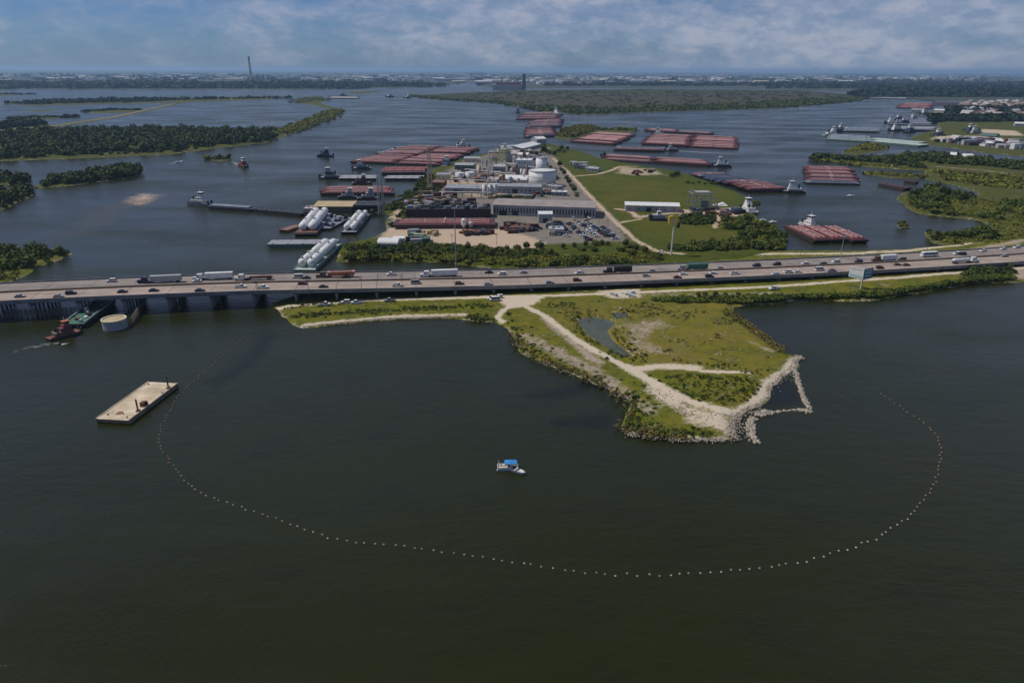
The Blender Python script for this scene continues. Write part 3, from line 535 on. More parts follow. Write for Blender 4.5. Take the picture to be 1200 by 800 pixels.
def trees(pts, label, group, sc=(.8, 1.2), kinds=(0, 1, 2, 3), z=1.5):
    for k, (x, y) in enumerate(pts):
        p = G(x, y, z); s = random.uniform(*sc); dup(TP[kinds[k % len(kinds)]], p, random.random()*6, label, group, scale=(s*random.uniform(.9,1.15), s, s*random.uniform(.85,1.15)))
trees([(412,294),(425,293),(438,293),(452,292),(470,293),(483,293),(497,292),(510,293),(524,293),(536,294),(548,294),(563,291),(567,294),(580,297),(594,295),(606,294),(617,292),(629,291),(634,293),(646,297),(660,292),(673,290),(686,290),(698,288),(705,287),(712,288),(733,290),(739,291),(745,293),(755,297)], 'small green tree in the scrub line behind the highway', 'trees along the yard edge', (.55,.95))
trees([(812,288),(822,287),(834,287),(846,286),(856,286),(864,284),(872,286),(880,284),(888,287),(898,283),(905,281),(880,276),(890,272),(868,278)], 'dark green tree in the row at the edge of the field', 'trees at the field edge', (.6,1.0))
trees([(629,182),(633,182),(637,181),(641,180),(645,182),(649,183),(612,183),(616,184),(622,182),(655,179),(658,177),(661,179),(665,176)], 'dark tree behind the process plant near the far sheds', 'trees behind the plant', (1,1.5))
trees([(656,196),(658,201),(661,206),(664,211),(667,216),(670,221),(673,226),(676,231),(640,196),(645,199),(650,204),(652,211)], 'dark tree in the row along the plant beside the diagonal road', 'trees along the diagonal road', (.8,1.2))
trees([(790,207),(794,206),(787,208)], 'dark bushy tree on the open field beside the moored barges', 'bushes on the field', (.9,1.2), (1,3))
trees([(806,215),(812,216),(819,215),(826,216),(833,216),(838,217)], 'low dark bush on the open field above the steel frame', 'low field bushes', (.55,.8), (3,))
trees([(760,193),(704,183),(708,184),(884,241),(887,243),(880,258),(875,259)], 'lone tree at the waterside of the field', 'waterside trees', (.7,1.1))
trees([(1085,222),(1098,222),(1091,223),(1110,231),(1120,232),(1128,234),(1136,231),(1104,228),(1076,228),(1070,232)], 'dark tree standing on the scrubby bank by the inlet', 'trees on the far bank', (1,1.5), (0,2))
trees([(1110,277),(1115,279),(1128,279),(1133,277),(1144,275),(1120,281),(1098,277),(1088,274)], 'dark tree on the thin spit beside the highway inlet', 'trees on the inlet spit', (.6,1.0), (0,1))
trees([(1053,264),(1058,263),(1062,266),(1056,266)], 'bush covering the tiny islet in the channel by the highway', 'bushes on the tiny islet', (.5,.7), (3,))
trees([(269,186),(258,186)], 'lone tree on the tiny islet beside the red tug', 'islet trees', (.9,1.2), (2,))
trees([(818,347),(826,346),(838,347),(850,346),(865,348),(880,349),(897,348),(915,351),(920,352)], 'rounded bush beside the dirt road above the point', 'bushes by the dirt road', (.35,.55), (1,3), 1.2)
trees([(1130,322),(1145,320),(1160,320),(1172,321),(1182,323)], 'dark bush on the bank by the end of the reed bed', 'bushes on the reed bank', (.4,.6), (1,0), 1.2)
for t in TP: drop(t)
# riprap
def rocks(name, C, r0, r1, label, seed):
    r = np.random.default_rng(seed); n = len(C)
    base = np.array([[-1,-1,-1],[1,-1,-1],[1,1,-1],[-1,1,-1],[-1,-1,1],[1,-1,1],[1,1,1],[-1,1,1]])*.6
    s = r.uniform(r0, r1, (n, 1, 3))*(.6+r.random((n, 8, 1))*.7); V = base[None]*s; a = r.random(n)*6.28; c, si = np.cos(a)[:, None], np.sin(a)[:, None]
    V = np.stack([V[..., 0]*c-V[..., 1]*si, V[..., 0]*si+V[..., 1]*c, V[..., 2]*.8], -1)+np.asarray(C)[:, None, :]
    q = np.array([(0,3,2,1),(4,5,6,7),(0,1,5,4),(1,2,6,5),(2,3,7,6),(3,0,4,7)])
    Q = (q[None]+8*np.arange(n)[:, None, None]).reshape(-1, 4)
    o = obj(name, quads_mesh(name, V.reshape(-1, 3), Q), M['rock']); o['kind'] = 'stuff'; tag(o, label, 'rocks')
bw = [(935,418),(931,430),(936,450),(941,464),(948,478)]
rocks('breakwater_rocks', np.vstack([along(bw, 480, .5, .05, 1), along([(938,480),(950,482)], 110, .6, .1, 2), along([(905,483),(936,480)], 50, .35, -.1, 2), along([(888,486),(896,482),(902,484)], 180, .8, .15, 3), along([(884,489),(879,494),(879,505),(886,518)], 240, .8, .0, 4), along([(926,424),(938,418)], 160, 1.0, .4, 5)]), .25, .75, 'broken ring of pale breakwater rocks off the tip of the point', 1)
rocks('shore_rocks', np.vstack([along([(860,491),(878,478),(893,464),(903,449),(922,436),(930,425)], 520, 1.7, .8, 6), along([(855,486),(859,500),(858,512)], 420, 1.8, .8, 7), along([(735,508),(790,513),(850,515)], 600, 1.2, .6, 8), along([(606,402),(640,424),(690,444),(712,451),(738,470)], 700, 1.6, .6, 9), along([(354,382),(400,378),(450,373),(540,371)], 700, .9, .7, 10), along([(770,462),(810,484),(850,496)], 160, 4.5, 1.5, 11), along([(630,402),(680,428),(720,450)], 160, 2.4, 1.45, 12)]), .12, .42, 'pale rubble lining the shores of the grassy point', 2)

# ------------------------------------------------------------------ barges, towboats, small craft
def barge_proto(Ln, Wd, fb=2.6, hull='redhull', deck='redox', kind='tank'):
    t = thing('barge', 'x', 'barge'); k = min(5., Ln*.09)
    rings = [[(x, -Wd/2, z), (x, Wd/2, z), (x, Wd/2, fb), (x, -Wd/2, fb)] for x, z in ((-Ln/2, fb-1.1), (-Ln/2+k, -.6), (Ln/2-k, -.6), (Ln/2, fb-1.1))]
    obj('hull', MB().loft(rings), M[hull], t)
    obj('deck', MB().box(0, 0, fb-.02, Ln-.5, Wd-.4, .12), M['darkred' if kind == 'tank' else deck], t)
    if kind == 'tank':
        obj('tank_trunk', MB().box(0, 0, fb+.09, Ln*.90, Wd*.76, .75, tx=.99, ty=.95), M[deck], t)
        for yy in (-Wd*.30, 0, Wd*.30):
            p = MB().tube((-Ln*.40, yy, fb+1.25), (Ln*.40, yy, fb+1.25), .27, n=6)
            for xx in np.linspace(-Ln*.38, Ln*.38, 7): p.box(xx, yy, fb+.8, .3, .8, .5)
            obj('pipe', p, M['pinkpipe'], t)
        hd = MB()
        for xx in np.linspace(-Ln*.36, Ln*.36, 6):
            for yy in (-Wd*.16, Wd*.16): hd.rev(xx, yy, [(.55, fb+.8), (.55, fb+1.35), (.3, fb+1.5)], 8)
        obj('hatches', hd, M[deck], t)
        obj('catwalk', MB().box(0, Wd*.12, fb+1.0, Ln*.8, .5, .12).box(-Ln*.2, 0, fb+1.0, .6, Wd*.7, .12).box(Ln*.25, 0, fb+1.0, .6, Wd*.7, .12), M['lgrey'], t)
        obj('manifold', MB().tube((0, -Wd*.44, fb+1.4), (0, Wd*.44, fb+1.4), .4, n=6).box(0, 0, fb+.8, 2.4, 1.6, 1.3), M['pinkpipe'], t)
    elif kind == 'hopper':
        c = MB()
        for (x, y, sx, sy) in ((0, Wd*.42, Ln*.88, .35), (0, -Wd*.42, Ln*.88, .35), (Ln*.44, 0, .35, Wd*.86), (-Ln*.44, 0, .35, Wd*.86)): c.box(x, y, fb+.1, sx, sy, 1.3)
        obj('coaming', c, M[deck], t)
        for i in range(6): obj('cover', MB().box(-Ln*.365+i*Ln*.146, 0, fb+1.1, Ln*.142, Wd*.8, .55, ty=.75), M['bluegrey'], t)
    else:
        c = MB()
        for xx in np.linspace(-Ln*.42, Ln*.42, 5):
            for yy in (-Wd*.44, Wd*.44): c.tube((xx, yy, fb), (xx, yy, fb+.7), .25, n=6).tube((xx+.8, yy, fb), (xx+.8, yy, fb+.7), .25, n=6)
        obj('bollards', c, M['dark'], t)
    return t
def raft(A, B, D, na, label, group, nw=None, decks=('redox',), hull='redhull', along='AB', kind='tank', z=2.2, kinds=None, lift=0.):
    a, b, d = G(*A, z), G(*B, z), G(*D, z)
    u, v = (b-a, d-a) if along == 'AB' else (d-a, b-a)
    u.z = v.z = 0; un = u.normalized(); per = abs(un.x*v.y-un.y*v.x)
    nw = nw or max(1, round(per/15.5)); Ln = u.length/na; Wd = per/nw
    pr = barge_proto(Ln*.975, Wd*.90, hull=hull, deck=decks[0], kind=kind)
    ang = math.atan2(u.y, u.x); c = 0
    for i in range(nw):
        for j in range(na):
            o = a+u*((j+.5)/na)+v*((i+.5)/nw); o.z = random.choice((0, 0, -.9, .7)) if nw*na > 4 else 0
            if nw*na > 12 and random.random() < .05: continue
            o += un*random.uniform(-1, 1)*Ln*.035
            dk = decks[min(i*len(decks)//nw, len(decks)-1)] if kinds == 'rows' else random.choice(decks)
            m = M[dk]; dup(pr, o, ang, label, group, 'barge', ({'tank_trunk': m, 'hatches': m} if 'blue' not in dk else {'tank_trunk': m, 'hatches': m, 'deck': m, 'pipe': M['bluegrey'], 'catwalk': M['bluegrey'], 'manifold': M['bluegrey']}) if kind == 'tank' else {'deck': m}).location.z += lift
    drop(pr)
    return Ln, Wd, nw
RD = ('redox', 'redox', 'pinkred', 'darkred', 'redox', 'bluegrey')
raft((954,282),(1019,281.5),(917,265), 1, 'red tank barge in the row of three pushed by a white towboat beside the highway', 'three red barges by the highway', nw=3, decks=('redox','pinkred'), hull='hull', along='AD')
raft((944,213.5),(1009,215),(941,195.5), 1, 'red tank barge in the isolated square raft off the grassy arm', 'square red barge raft', decks=RD, nw=8)
raft((880,223.5),(928,222.5),(806,203), 1, 'barge moored in the stepped raft along the open field', 'stepped barge raft at the field', nw=9, decks=('redox','redox','darkred','blue','blue','bluegrey','pinkred'), hull='hull', kinds='rows')
raft((706,186.5),(838,194.5),(706,180.5), 2, 'red tank barge in the long double row moored along the field shore', 'double row of red barges', nw=3, decks=RD)
raft((750,168.5),(868,174),(762,157.5), 2, 'red tank barge in the wide raft anchored in mid river', 'wide mid river barge raft', decks=('redox','pinkred','darkred','redox','redox'))
raft((668,165.5),(722,169),(698,154.5), 1, 'faded red barge in the wedge shaped raft touching the scrubby islet', 'wedge raft at the islet', decks=('pinkred','pinkred','redox'))
raft((757,153),(836,157.5),(757,150.5), 2, 'dark barge in the thin line beyond the mid river raft', 'thin far barge line', nw=2, decks=('darkred','bluegrey'), hull='hull')
raft((720,175.5),(781,177),(722,171.5), 1, 'grey red barge pushed by the small towboat between the rafts', 'barges under way between rafts', nw=2, decks=('darkred','bluegrey'), hull='hull')
raft((616,160.5),(653,158.5),(616,151.5), 1, 'red barge in the nearest block of the stacked fleet left of the scrubby islet'.replace('nearest block','first block').replace('left of','beside'), 'fleet block by the islet', decks=RD, along='AB')
raft((616,149.5),(657,148),(624,141.5), 1, 'red barge in the middle block of the stacked fleet beside the scrubby islet', 'middle fleet block', decks=RD)
raft((603,139.8),(655,139),(612,132.5), 1, 'red barge in the outermost block of the stacked fleet towards the marsh island', 'outer fleet block', decks=RD+('blue',))
raft((408,189.5),(515,193),(474,171.5), 2, 'red tank barge in the huge raft moored off the process plant', 'huge barge raft off the plant', decks=('redox','redox','darkred','pinkred'), hull='hull')
raft((438,180),(460,180.5),(466,172.5), 1, 'grey decked barge along the outer edge of the huge red raft', 'grey barges by the huge raft', nw=5, decks=('lgrey','bluegrey'), kind='deck', hull='hull')
raft((373,227),(462,227),(380,219.5), 1, 'long pink red tank barge moored by the brushy landing with the lattice masts', 'long pink barges at the landing', nw=3, decks=('pinkred','redox'), hull='hull')
raft((395,209.5),(441,209.5),(397,205.5), 1, 'grey deck barge with dark hull alongside the tan dock', 'grey deck barges at the dock', nw=2, decks=('lgrey','bluegrey'), kind='deck', hull='hull')
raft((450,209.5),(496,209.5),(452,206), 1, 'pale deck barge moored close in behind the lattice masts', 'pale barges close in', nw=2, decks=('lgrey',), kind='deck', hull='hull')
raft((446,203),(500,202.5),(450,196), 1, 'mixed deck work barge lying inside the huge red raft', 'mixed work barges', nw=3, decks=('tan','pinkred','lgrey','darkred'), kind='deck', hull='hull')
raft((458,264.5),(582,264),(461,256.5), 1, 'long dark hulled barge with pink deck drawn up beside the dirt yard', 'barge on the yard slip', nw=1, decks=('pinkred',), hull='hull', z=5, lift=2.6)
raft((243,242.5),(296,246),(245,240), 1, 'blue grey hopper barge coupled directly to the white towboat', 'tow in the left channel', nw=1, decks=('bluegrey',), hull='hull', kind='hopper')
raft((297,246),(356,251.5),(299,243.5), 1, 'black flat barge at the head of the hopper tow', 'tow in the left channel', nw=1, decks=('dark',), hull='hull', kind='deck')
raft((312,287.5),(396,286.5),(318,281.5), 1, 'long grey flat barge moored beside the white tank barge', 'flat barge at the slips', nw=1, decks=('grey',), hull='greenhull', kind='deck')
raft((970,163),(1020,166),(974,157.5), 1, 'pale green covered barge moored end to end in the long pale line', 'pale green barge line', nw=3, decks=('palegreen',), kind='hopper', hull='greenhull')
raft((1022,166),(1084,171.5),(1024,161.5), 1, 'pale green covered barge at the landward end of the pale line', 'pale green barge line', nw=2, decks=('palegreen',), kind='deck', hull='greenhull')
raft((986,153.5),(1030,154.5),(990,149.5), 1, 'pale barge moored behind the pale green line', 'pale barges behind', nw=4, decks=('palegreen','lgrey'), kind='hopper', hull='hull')
raft((1046,152),(1096,153),(1050,148), 1, 'blue grey barge moored off the shipyard', 'shipyard barges', nw=5, decks=('bluegrey','grey','palegreen'), kind='deck', hull='hull')
raft((1040,145),(1092,146.5),(1046,138.5), 1, 'blue grey barge among the cluster of towboats at the shipyard', 'shipyard cluster barges', nw=7, decks=('bluegrey','blue','grey'), kind='deck', hull='hull')
raft((1050,126.5),(1092,127.2),(1058,120.5), 1, 'faded red barge in the far raft beyond the shipyard', 'far red raft', nw=9, decks=('pinkred','redox'), hull='redhull')
raft((1092,123),(1128,123.5),(1096,119), 1, 'blue grey barge in the far raft beside the red one', 'far grey raft', nw=7, decks=('bluegrey','blue','darkred'), kind='deck', hull='hull')
raft((386,115),(420,115.5),(388,112.5), 1, 'small grey barge in the far cluster off the spit tip', 'far barges at the spit', nw=5, decks=('bluegrey','darkred','lgrey'), kind='deck', hull='hull')
raft((1018,115),(1062,116),(1020,113.5), 1, 'pale barge on the far shore past the marsh island', 'far pale barges', nw=4, decks=('lgrey','bluegrey'), kind='deck', hull='hull')
for lab, A_, B_ in (('dark rusted barge lying low in the channel beside the grassy strip', (1030,217), (1063,223)), ('small dark sunken barge awash beside the low grassy islet', (1058,213.5), (1072,215))):
    raft(A_, B_, (A_[0]+6, A_[1]-1.2), 1, lab, 'old barges awash', nw=1, decks=('darkred',), hull='hull', kind='deck', z=1)

def towboat_proto(hull='hull', house='white'):
    t = thing('towboat', 'x', 'towboat'); Ln, Wd = 24., 8.6
    hb = MB(); sec = []
    for x, wk, zb in ((-12, .8, .4), (-10, 1, -.6), (7, 1, -.6), (11, .86, -.2), (12, .78, .8)):
        sec.append([(x, -Wd/2*wk, zb), (x, Wd/2*wk, zb), (x, Wd/2*wk, 1.9), (x, -Wd/2*wk, 1.9)])
    obj('hull', hb.loft(sec), M[hull], t); obj('deck', MB().box(-.2, 0, 1.88, 23, Wd*.94, .12), M['grey'], t)
    obj('bulwark', MB().box(-2, Wd*.47, 1.9, 17, .2, .9).box(-2, -Wd*.47, 1.9, 17, .2, .9), M[hull], t)
    for y in (-2.4, 2.4): obj('push_knee', MB().prism([(11, .2), (12.6, .2), (12.6, 4.6), (11.6, 4.6), (10.4, 2)], y-.5, y+.5), M['dark'], t)
    dh = obj('deckhouse', MB().box(-.5, 0, 2, 13.5, 6.4, 2.6), M[house], t)
    up = obj('upper_house', MB().box(1.5, 0, 4.6, 8, 5.2, 2.5), M[house], t)
    obj('texas_house', MB().box(2.4, 0, 7.1, 5, 4.2, 2.2), M[house], t)
    ph = obj('pilothouse', MB().box(2.8, 0, 9.3, 3.8, 3.8, 2.4, tx=1.1, ty=1.1), M[house], t)
    obj('window_band', MB().box(2.8, 0, 10.3, 4.15, 4.15, .9), M['glass'], ph); obj('pilothouse_roof', MB().box(2.8, 0, 11.7, 5, 5, .25), M['white'], ph)
    for k in range(5):
        obj('window', MB().box(-5.5+k*2.4, -3.22, 3.2, 1.0, .08, .8), M['glass'], dh); obj('window', MB().box(-5.5+k*2.4, 3.22, 3.2, 1.0, .08, .8), M['glass'], dh)
    for k in range(3): obj('window', MB().box(-.8+k*2.3, -2.62, 5.6, 1.0, .08, .8), M['glass'], up)
    for y in (-1.8, 1.8): obj('exhaust_stack', MB().box(-4.6, y, 4.6, 1.5, 1.1, 3.6, tx=.8, ty=.8), M['dark'], t)
    obj('mast', MB().tube((2.2, 0, 11.9), (2.2, 0, 15.5), .14, .08, 6).box(2.2, 0, 14, .1, 2.2, .12), M['white'], t)
    obj('railing', MB().box(-5, 2.9, 5.4, 4, .08, .1).box(-5, -2.9, 5.4, 4, .08, .1).box(-7, 0, 5.4, .08, 5.8, .1), M['white'], t)
    return t
TB = towboat_proto()
def tow(px, py, deg, label, swap=None, s=1., z=1.):
    o = dup(TB, G(px, py, z), math.radians(deg), label, None, 'towboat', {k: M[v] for k, v in (swap or {}).items()}, s); o.location.z = 0
    return o
W_ = dict
tow(234, 238.5, -17, 'white towboat with blue grey hull pushing the hopper tow', W_(hull='bluegrey'), 1.0)  # blue grey hull, house left white
tow(381, 182.5, 6, 'dark blue tug running alone in the channel off the huge raft', W_(hull='navy', deckhouse='bluegrey', upper_house='navy', texas_house='navy', bulwark='navy'), 1.0)
tow(285, 194, -50, 'red tug trailing a wake beside the tiny islet', W_(hull='redox', deckhouse='pinkred', upper_house='redox', texas_house='white', bulwark='redox'), .95)
tow(846, 194.5, 170, 'white towboat at the end of the double row of red barges', None, 1.05)
tow(787, 176, 175, 'pale towboat pushing the grey red barges between the rafts', W_(hull='darkred', upper_house='lgrey'), .9)
tow(930, 224.5, 168, 'white towboat made up to the stepped raft at the field', None, 1.0)
tow(946, 266.5, -66, 'white towboat pushing the three red barges by the highway', None, .95)
tow(877, 246, 95, 'tall white multi deck towboat hauled out at the waterfront', W_(bulwark='white'), 1.05, 2)
tow(772, 157.5, 160, 'small white towboat tucked between the two mid river rafts', None, 1.1)
tow(424, 197.5, 185, 'blue grey tug moored off the mixed work barges', W_(deckhouse='bluegrey', upper_house='lgrey', hull='navy'), 1.0)
tow(388, 208.5, 183, 'dark tug lying at the end of the grey deck barges', W_(deckhouse='lgrey', upper_house='dark', texas_house='grey', hull='hull'), 1.1)
tow(424, 214.5, 10, 'small red brown tug moored inside the grey deck barges', W_(hull='rust', deckhouse='darkred', upper_house='rust', texas_house='darkred'), .9)
tow(408, 231, 5, 'pinkish work tug between the pink barge and the tan roofed dock', W_(deckhouse='pinkwall', upper_house='grey', texas_house='pinkwall'), .85)
tow(432, 232.5, 8, 'grey work tug with dark red hull at the brushy landing', W_(deckhouse='lgrey', upper_house='lgrey', texas_house='grey', hull='darkred'), .95)
tow(523, 194, 80, 'blue grey towboat at the shore corner of the huge raft', W_(deckhouse='bluegrey', upper_house='bluegrey', hull='navy'), 1.1)
tow(589, 178.5, 20, 'white towboat with green trim at the plant waterfront', W_(hull='greenhull'), 1.1)
tow(541, 172.5, 15, 'white towboat on the outer side of the huge red raft', None, 1.1)
tow(974, 158.5, 8, 'pale towboat with tall mast heading the pale green barge line', W_(hull='palegreen'), 1.4)
tow(983, 153.5, 12, 'blue grey towboat tied behind the pale green line', W_(deckhouse='bluegrey', upper_house='lgrey'), 1.3)
for k, (x, y, lab) in enumerate([(1045,144,'white towboat at the seaward end of the shipyard cluster'), (1053,141,'blue towboat among the shipyard cluster barges'), (1060,145,'dark blue towboat among the shipyard cluster barges'), (1070,140,'grey towboat among the shipyard cluster barges'), (1050,153,'white towboat moored behind the pale green barges at the shipyard'), (1066,154.5,'white and grey towboat beside the shipyard barges'), (1100,160,'white towboat moored at the sandy shipyard point'), (1143,157,'blue towboat hauled out at the shipyard'), (1083,133,'small white towboat at the wharf beyond the shipyard cluster'), (1138,154,'blue grey towboat beside the one hauled out at the shipyard')]):
    tow(x, y, 175+k*23 % 40, lab, W_(deckhouse=('white','blue','navy','lgrey')[k % 4], upper_house=('white','blue','blue','lgrey')[k % 4]), 1.35)
for k, (x, y, lab) in enumerate([(402,112.5,'far white towboat in the barge cluster off the spit'), (478,114.5,'far dark towboat near the tip of the marsh island'), (607,131.5,'far towboat at the outer fleet block'), (653,134.5,'dark blue towboat behind the outer fleet block'), (537,98,'far ship like towboat in the ship channel'), (457,113.5,'far pale towboat in the open channel')]):
    tow(x, y, 10+40*k, lab, None if k % 2 else W_(deckhouse='bluegrey', upper_house='bluegrey'), 1.6)
# rusty tug and green barge passing under the bridge
tow(75, 391.5, 56, 'rusty orange and red tug pushing the green barge under the bridge', W_(hull='hull', deck='rust', deckhouse='brick', upper_house='pinkred', texas_house='pinkred', pilothouse='orange', bulwark='rust', pilothouse_roof='orange'), .62)
drop(TB)
a, b = G(86, 381.5, 1.5), G(124, 353, 1.5); v = b-a
gb = barge_proto(v.length, 10.5, 2.2, 'hull', 'green', 'deck'); gb.location = ((a+b)/2).x, ((a+b)/2).y, 0; gb.rotation_euler = (0, 0, math.atan2(v.y, v.x)); tag(gb, 'green decked barge sliding under the bridge ahead of the rusty tug', 'barge')
for k in range(9):
    cx = -v.length*.42+k*3.1
    obj('deck_gear', MB().box(cx, random.uniform(-3, 3), 2.3, random.uniform(1, 2.4), random.uniform(1, 2.5), random.uniform(.6, 1.8)), M[('lgrey','rust','white','dark')[k % 4]], gb)
obj('rail', MB().box(0, -5.1, 2.25, v.length*.96, .3, .9).box(0, 5.1, 2.25, v.length*.96, .3, .9), M['palegreen'], gb)
# round bridge protection cell
p = G(135.5, 383.5, 0); t = thing('dolphin_cell', 'round white steel cell with tan fill standing in the water by the bridge', 'dolphin', p)
obj('wall', MB().rev(0, 0, [(5.6, -1.5), (5.6, 4.6), (5.2, 4.6), (5.2, 3.5)], 28), M['lgrey'], t); obj('rim', MB().rev(0, 0, [(5.75, 4.1), (5.75, 4.85), (5.0, 4.85), (5.0, 4.1)], 28), M['cream'], t)
obj('fill', MB().rev(0, 0, [(5.15, 3.5), (5.15, 4.4), (2, 4.55)], 20), M['tan'], t)
# timber fender walls of the ship passage
for (x0, y0, x1, y1, lab) in ((8, 372, 92, 368, 'dark timber fender wall lining the passage under the bridge beside the tug'), (155, 380, 172, 352, 'dark slanting fender wall under the bridge beside the round cell')):
    a, b = G(x0, y0, 0), G(x1, y1, 0); v = b-a; t = thing('fender_wall', lab, 'fender', a, math.atan2(v.y, v.x))
    for k in range(int(v.length/2.4)): obj('pile', MB().tube((k*2.4, 0, -2), (k*2.4, 0, 3.6+.5*random.random()), .3, n=7), M['wood'], t)
    for zz in (1., 2.3, 3.3): obj('wale', MB().box(v.length/2, -.4, zz, v.length, .3, .4), M['wood'], t)
# floating work platform in the foreground
c = [G(113, 489.5, 1.6), G(150, 494, 1.6), G(206, 450, 1.6), G(176, 446.5, 1.6)]
ax = ((c[3]-c[0])+(c[2]-c[1]))/2; ctr = sum(c, Vector())/4; ctr.z = 0; Lp = ax.length; Wp = (((c[1]-c[0])+(c[2]-c[3]))/2).length
t = thing('work_barge', 'weathered timber decked work barge with two spud posts floating alone in the bay', 'barge', ctr, math.atan2(ax.y, ax.x))
k = 2.0
obj('hull', MB().loft([[(x, -Wp/2, z), (x, Wp/2, z), (x, Wp/2, 1.55), (x, -Wp/2, 1.55)] for x, z in ((-Lp/2, .3), (-Lp/2+k, -.5), (Lp/2-k, -.5), (Lp/2, .3))]), mat('dirty_tan_hull', (.26,.21,.13), (.10,.085,.06), .5, .85), t)
dk = obj('deck', MB().box(0, 0, 1.45, Lp-.1, Wp-.1, .12), M['wood'], t)
npk = 34
for i in range(npk):
    pl_ = obj('plank', MB().box(-Lp/2+(i+.5)*Lp/npk, random.uniform(-.05, .05), 1.57, Lp/npk-.05, Wp-.25, .1+random.uniform(0, .03)), M['deckwood'], dk)
for yy in (-1, 1): obj('edge_timber', MB().box(0, yy*(Wp/2-.12), 1.5, Lp, .3, .42), M['deckwood'], t)
for f, hgt in ((-.28, 5.2), (.34, 5.6)):
    sp_ = obj('spud_post', MB().tube((Lp*f, -Wp/2+.8, -1.5), (Lp*f, -Wp/2+.8, 1.5+hgt), .3, n=9), M['rust'], t)
    obj('collar', MB().box(Lp*f, -Wp/2+.8, 1.55, 1.2, 1.2, .8), M['rust'], sp_)
win = obj('winch', MB().box(-Lp*.13, -Wp/2+1.5, 1.6, 2.6, 1.8, .5).box(-Lp*.13-.9, -Wp/2+1.5, 2.1, .5, 1.8, 1.3).box(-Lp*.13+.9, -Wp/2+1.5, 2.1, .5, 1.8, 1.1), M['rust'], t)
obj('drum', MB().tube((-Lp*.13, -Wp/2+.8, 2.9), (-Lp*.13, -Wp/2+2.2, 2.9), .7, n=12), M['rust'], win)
for (fx, fy) in ((-.4, .3), (-.36, -.1), (.42, .36), (.2, -.45), (-.44, -.36)): obj('bollard', MB().tube((Lp*fx, Wp*fy, 1.6), (Lp*fx, Wp*fy, 2.2), .25, n=7), M['dark'], t)
obj('plate', MB().box(-Lp*.34, .6, 1.69, 2.6, 1.8, .05, .2), M['rust'], t)
# two boats working in the bay
p = G(596, 549, 0); t = thing('pontoon_boat', 'white pontoon boat with bright blue canopy in the middle of the bay', 'boat', p, math.radians(2))
for yy in (-1.05, 1.05): obj('pontoon', MB().capsule((-3.6, yy, .15), (2.9, yy, .15), .38, 10), M['tin'], t)
obj('deck', MB().box(-.2, 0, .5, 7, 2.7, .14), M['cream'], t)
for (x, y, sx, sy) in ((-.6, 1.28, 5.8, .07), (-.8, -1.28, 5.2, .07), (-3.55, 0, .07, 2.5), (3.1, .7, .07, 1.1)): obj('fence_panel', MB().box(x, y, .64, sx, sy, .62), M['white'], t)
for (x, y) in ((-.9, -1.15), (-.9, 1.15), (2.3, -1.15), (2.3, 1.15)): obj('canopy_pole', MB().tube((x, y, .6), (x*.9+.1, y*.9, 2.7), .05, n=6), M['tin'], t)
obj('canopy', MB().loft([[(x, -1.35, 2.55), (x, -.7, 2.55+h_), (x, .7, 2.55+h_), (x, 1.35, 2.55), (x, .7, 2.47+h_), (x, -.7, 2.47+h_)] for x, h_ in ((-1.3, .2), (0, .36), (1.4, .36), (2.7, .2))]), M['bluecan'], t)
for (x, y) in ((-2.8, .8), (-2.8, -.8), (-1.6, .85)): obj('seat', MB().box(x, y, .64, .8, .6, .45), M['white'], t)
obj('console', MB().box(.6, -.6, .64, .6, .6, .9, tx=.8), M['white'], t); obj('outboard', MB().box(-3.9, 0, .2, .45, .4, .9), M['dark'], t); obj('light_mast', MB().tube((-3.2, .9, .6), (-3.2, .9, 2.6), .1, n=6), M['white'], t)
p = G(605.5, 552.5, 0); t = thing('skiff', 'open work skiff with black gear lashed alongside the pontoon boat', 'boat', p, math.radians(-34))
def rib(x, wk, zb, top): return [(x, -wk, top), (x, -wk*.75, zb), (x, wk*.75, zb), (x, wk, top)]
obj('hull', MB().loft([rib(-2.9, 1.0, .0, .75), rib(.5, 1.1, -.05, .75), rib(2.2, .75, .1, .85), rib(3.2, .15, .55, 1.0)]), M['white'], t)
obj('gunwale', MB().loft([[(x, -a_, .76), (x, -a_, .88), (x, -a_+.12, .88), (x, -a_+.12, .76)] for x, a_ in ((-2.9, 1.02), (.5, 1.12), (2.2, .77))]).loft([[(x, a_, .76), (x, a_, .88), (x, a_-.12, .88), (x, a_-.12, .76)] for x, a_ in ((-2.9, 1.02), (.5, 1.12), (2.2, .77))]), M['tin'], t)
obj('floor', MB().box(-.9, 0, .77, 3.6, 1.7, .04), M['dark'], t)
for x in (-1.9, -.4, 1.0): obj('bench', MB().box(x, 0, .8, .4, 1.8, .12), M['white'], t)
obj('console', MB().box(.2, 0, .8, .5, .6, .8), M['white'], t); obj('gear_box', MB().box(-1.2, .2, .8, .8, .9, .5), M['black'], t); obj('outboard', MB().box(-3.2, 0, .2, .5, .45, 1.2), M['black'], t); obj('rail', MB().tube((1.6, -.8, .85), (2.9, 0, 1.35), .04, n=5).tube((1.6, .8, .85), (2.9, 0, 1.35), .04, n=5), M['white'], t)
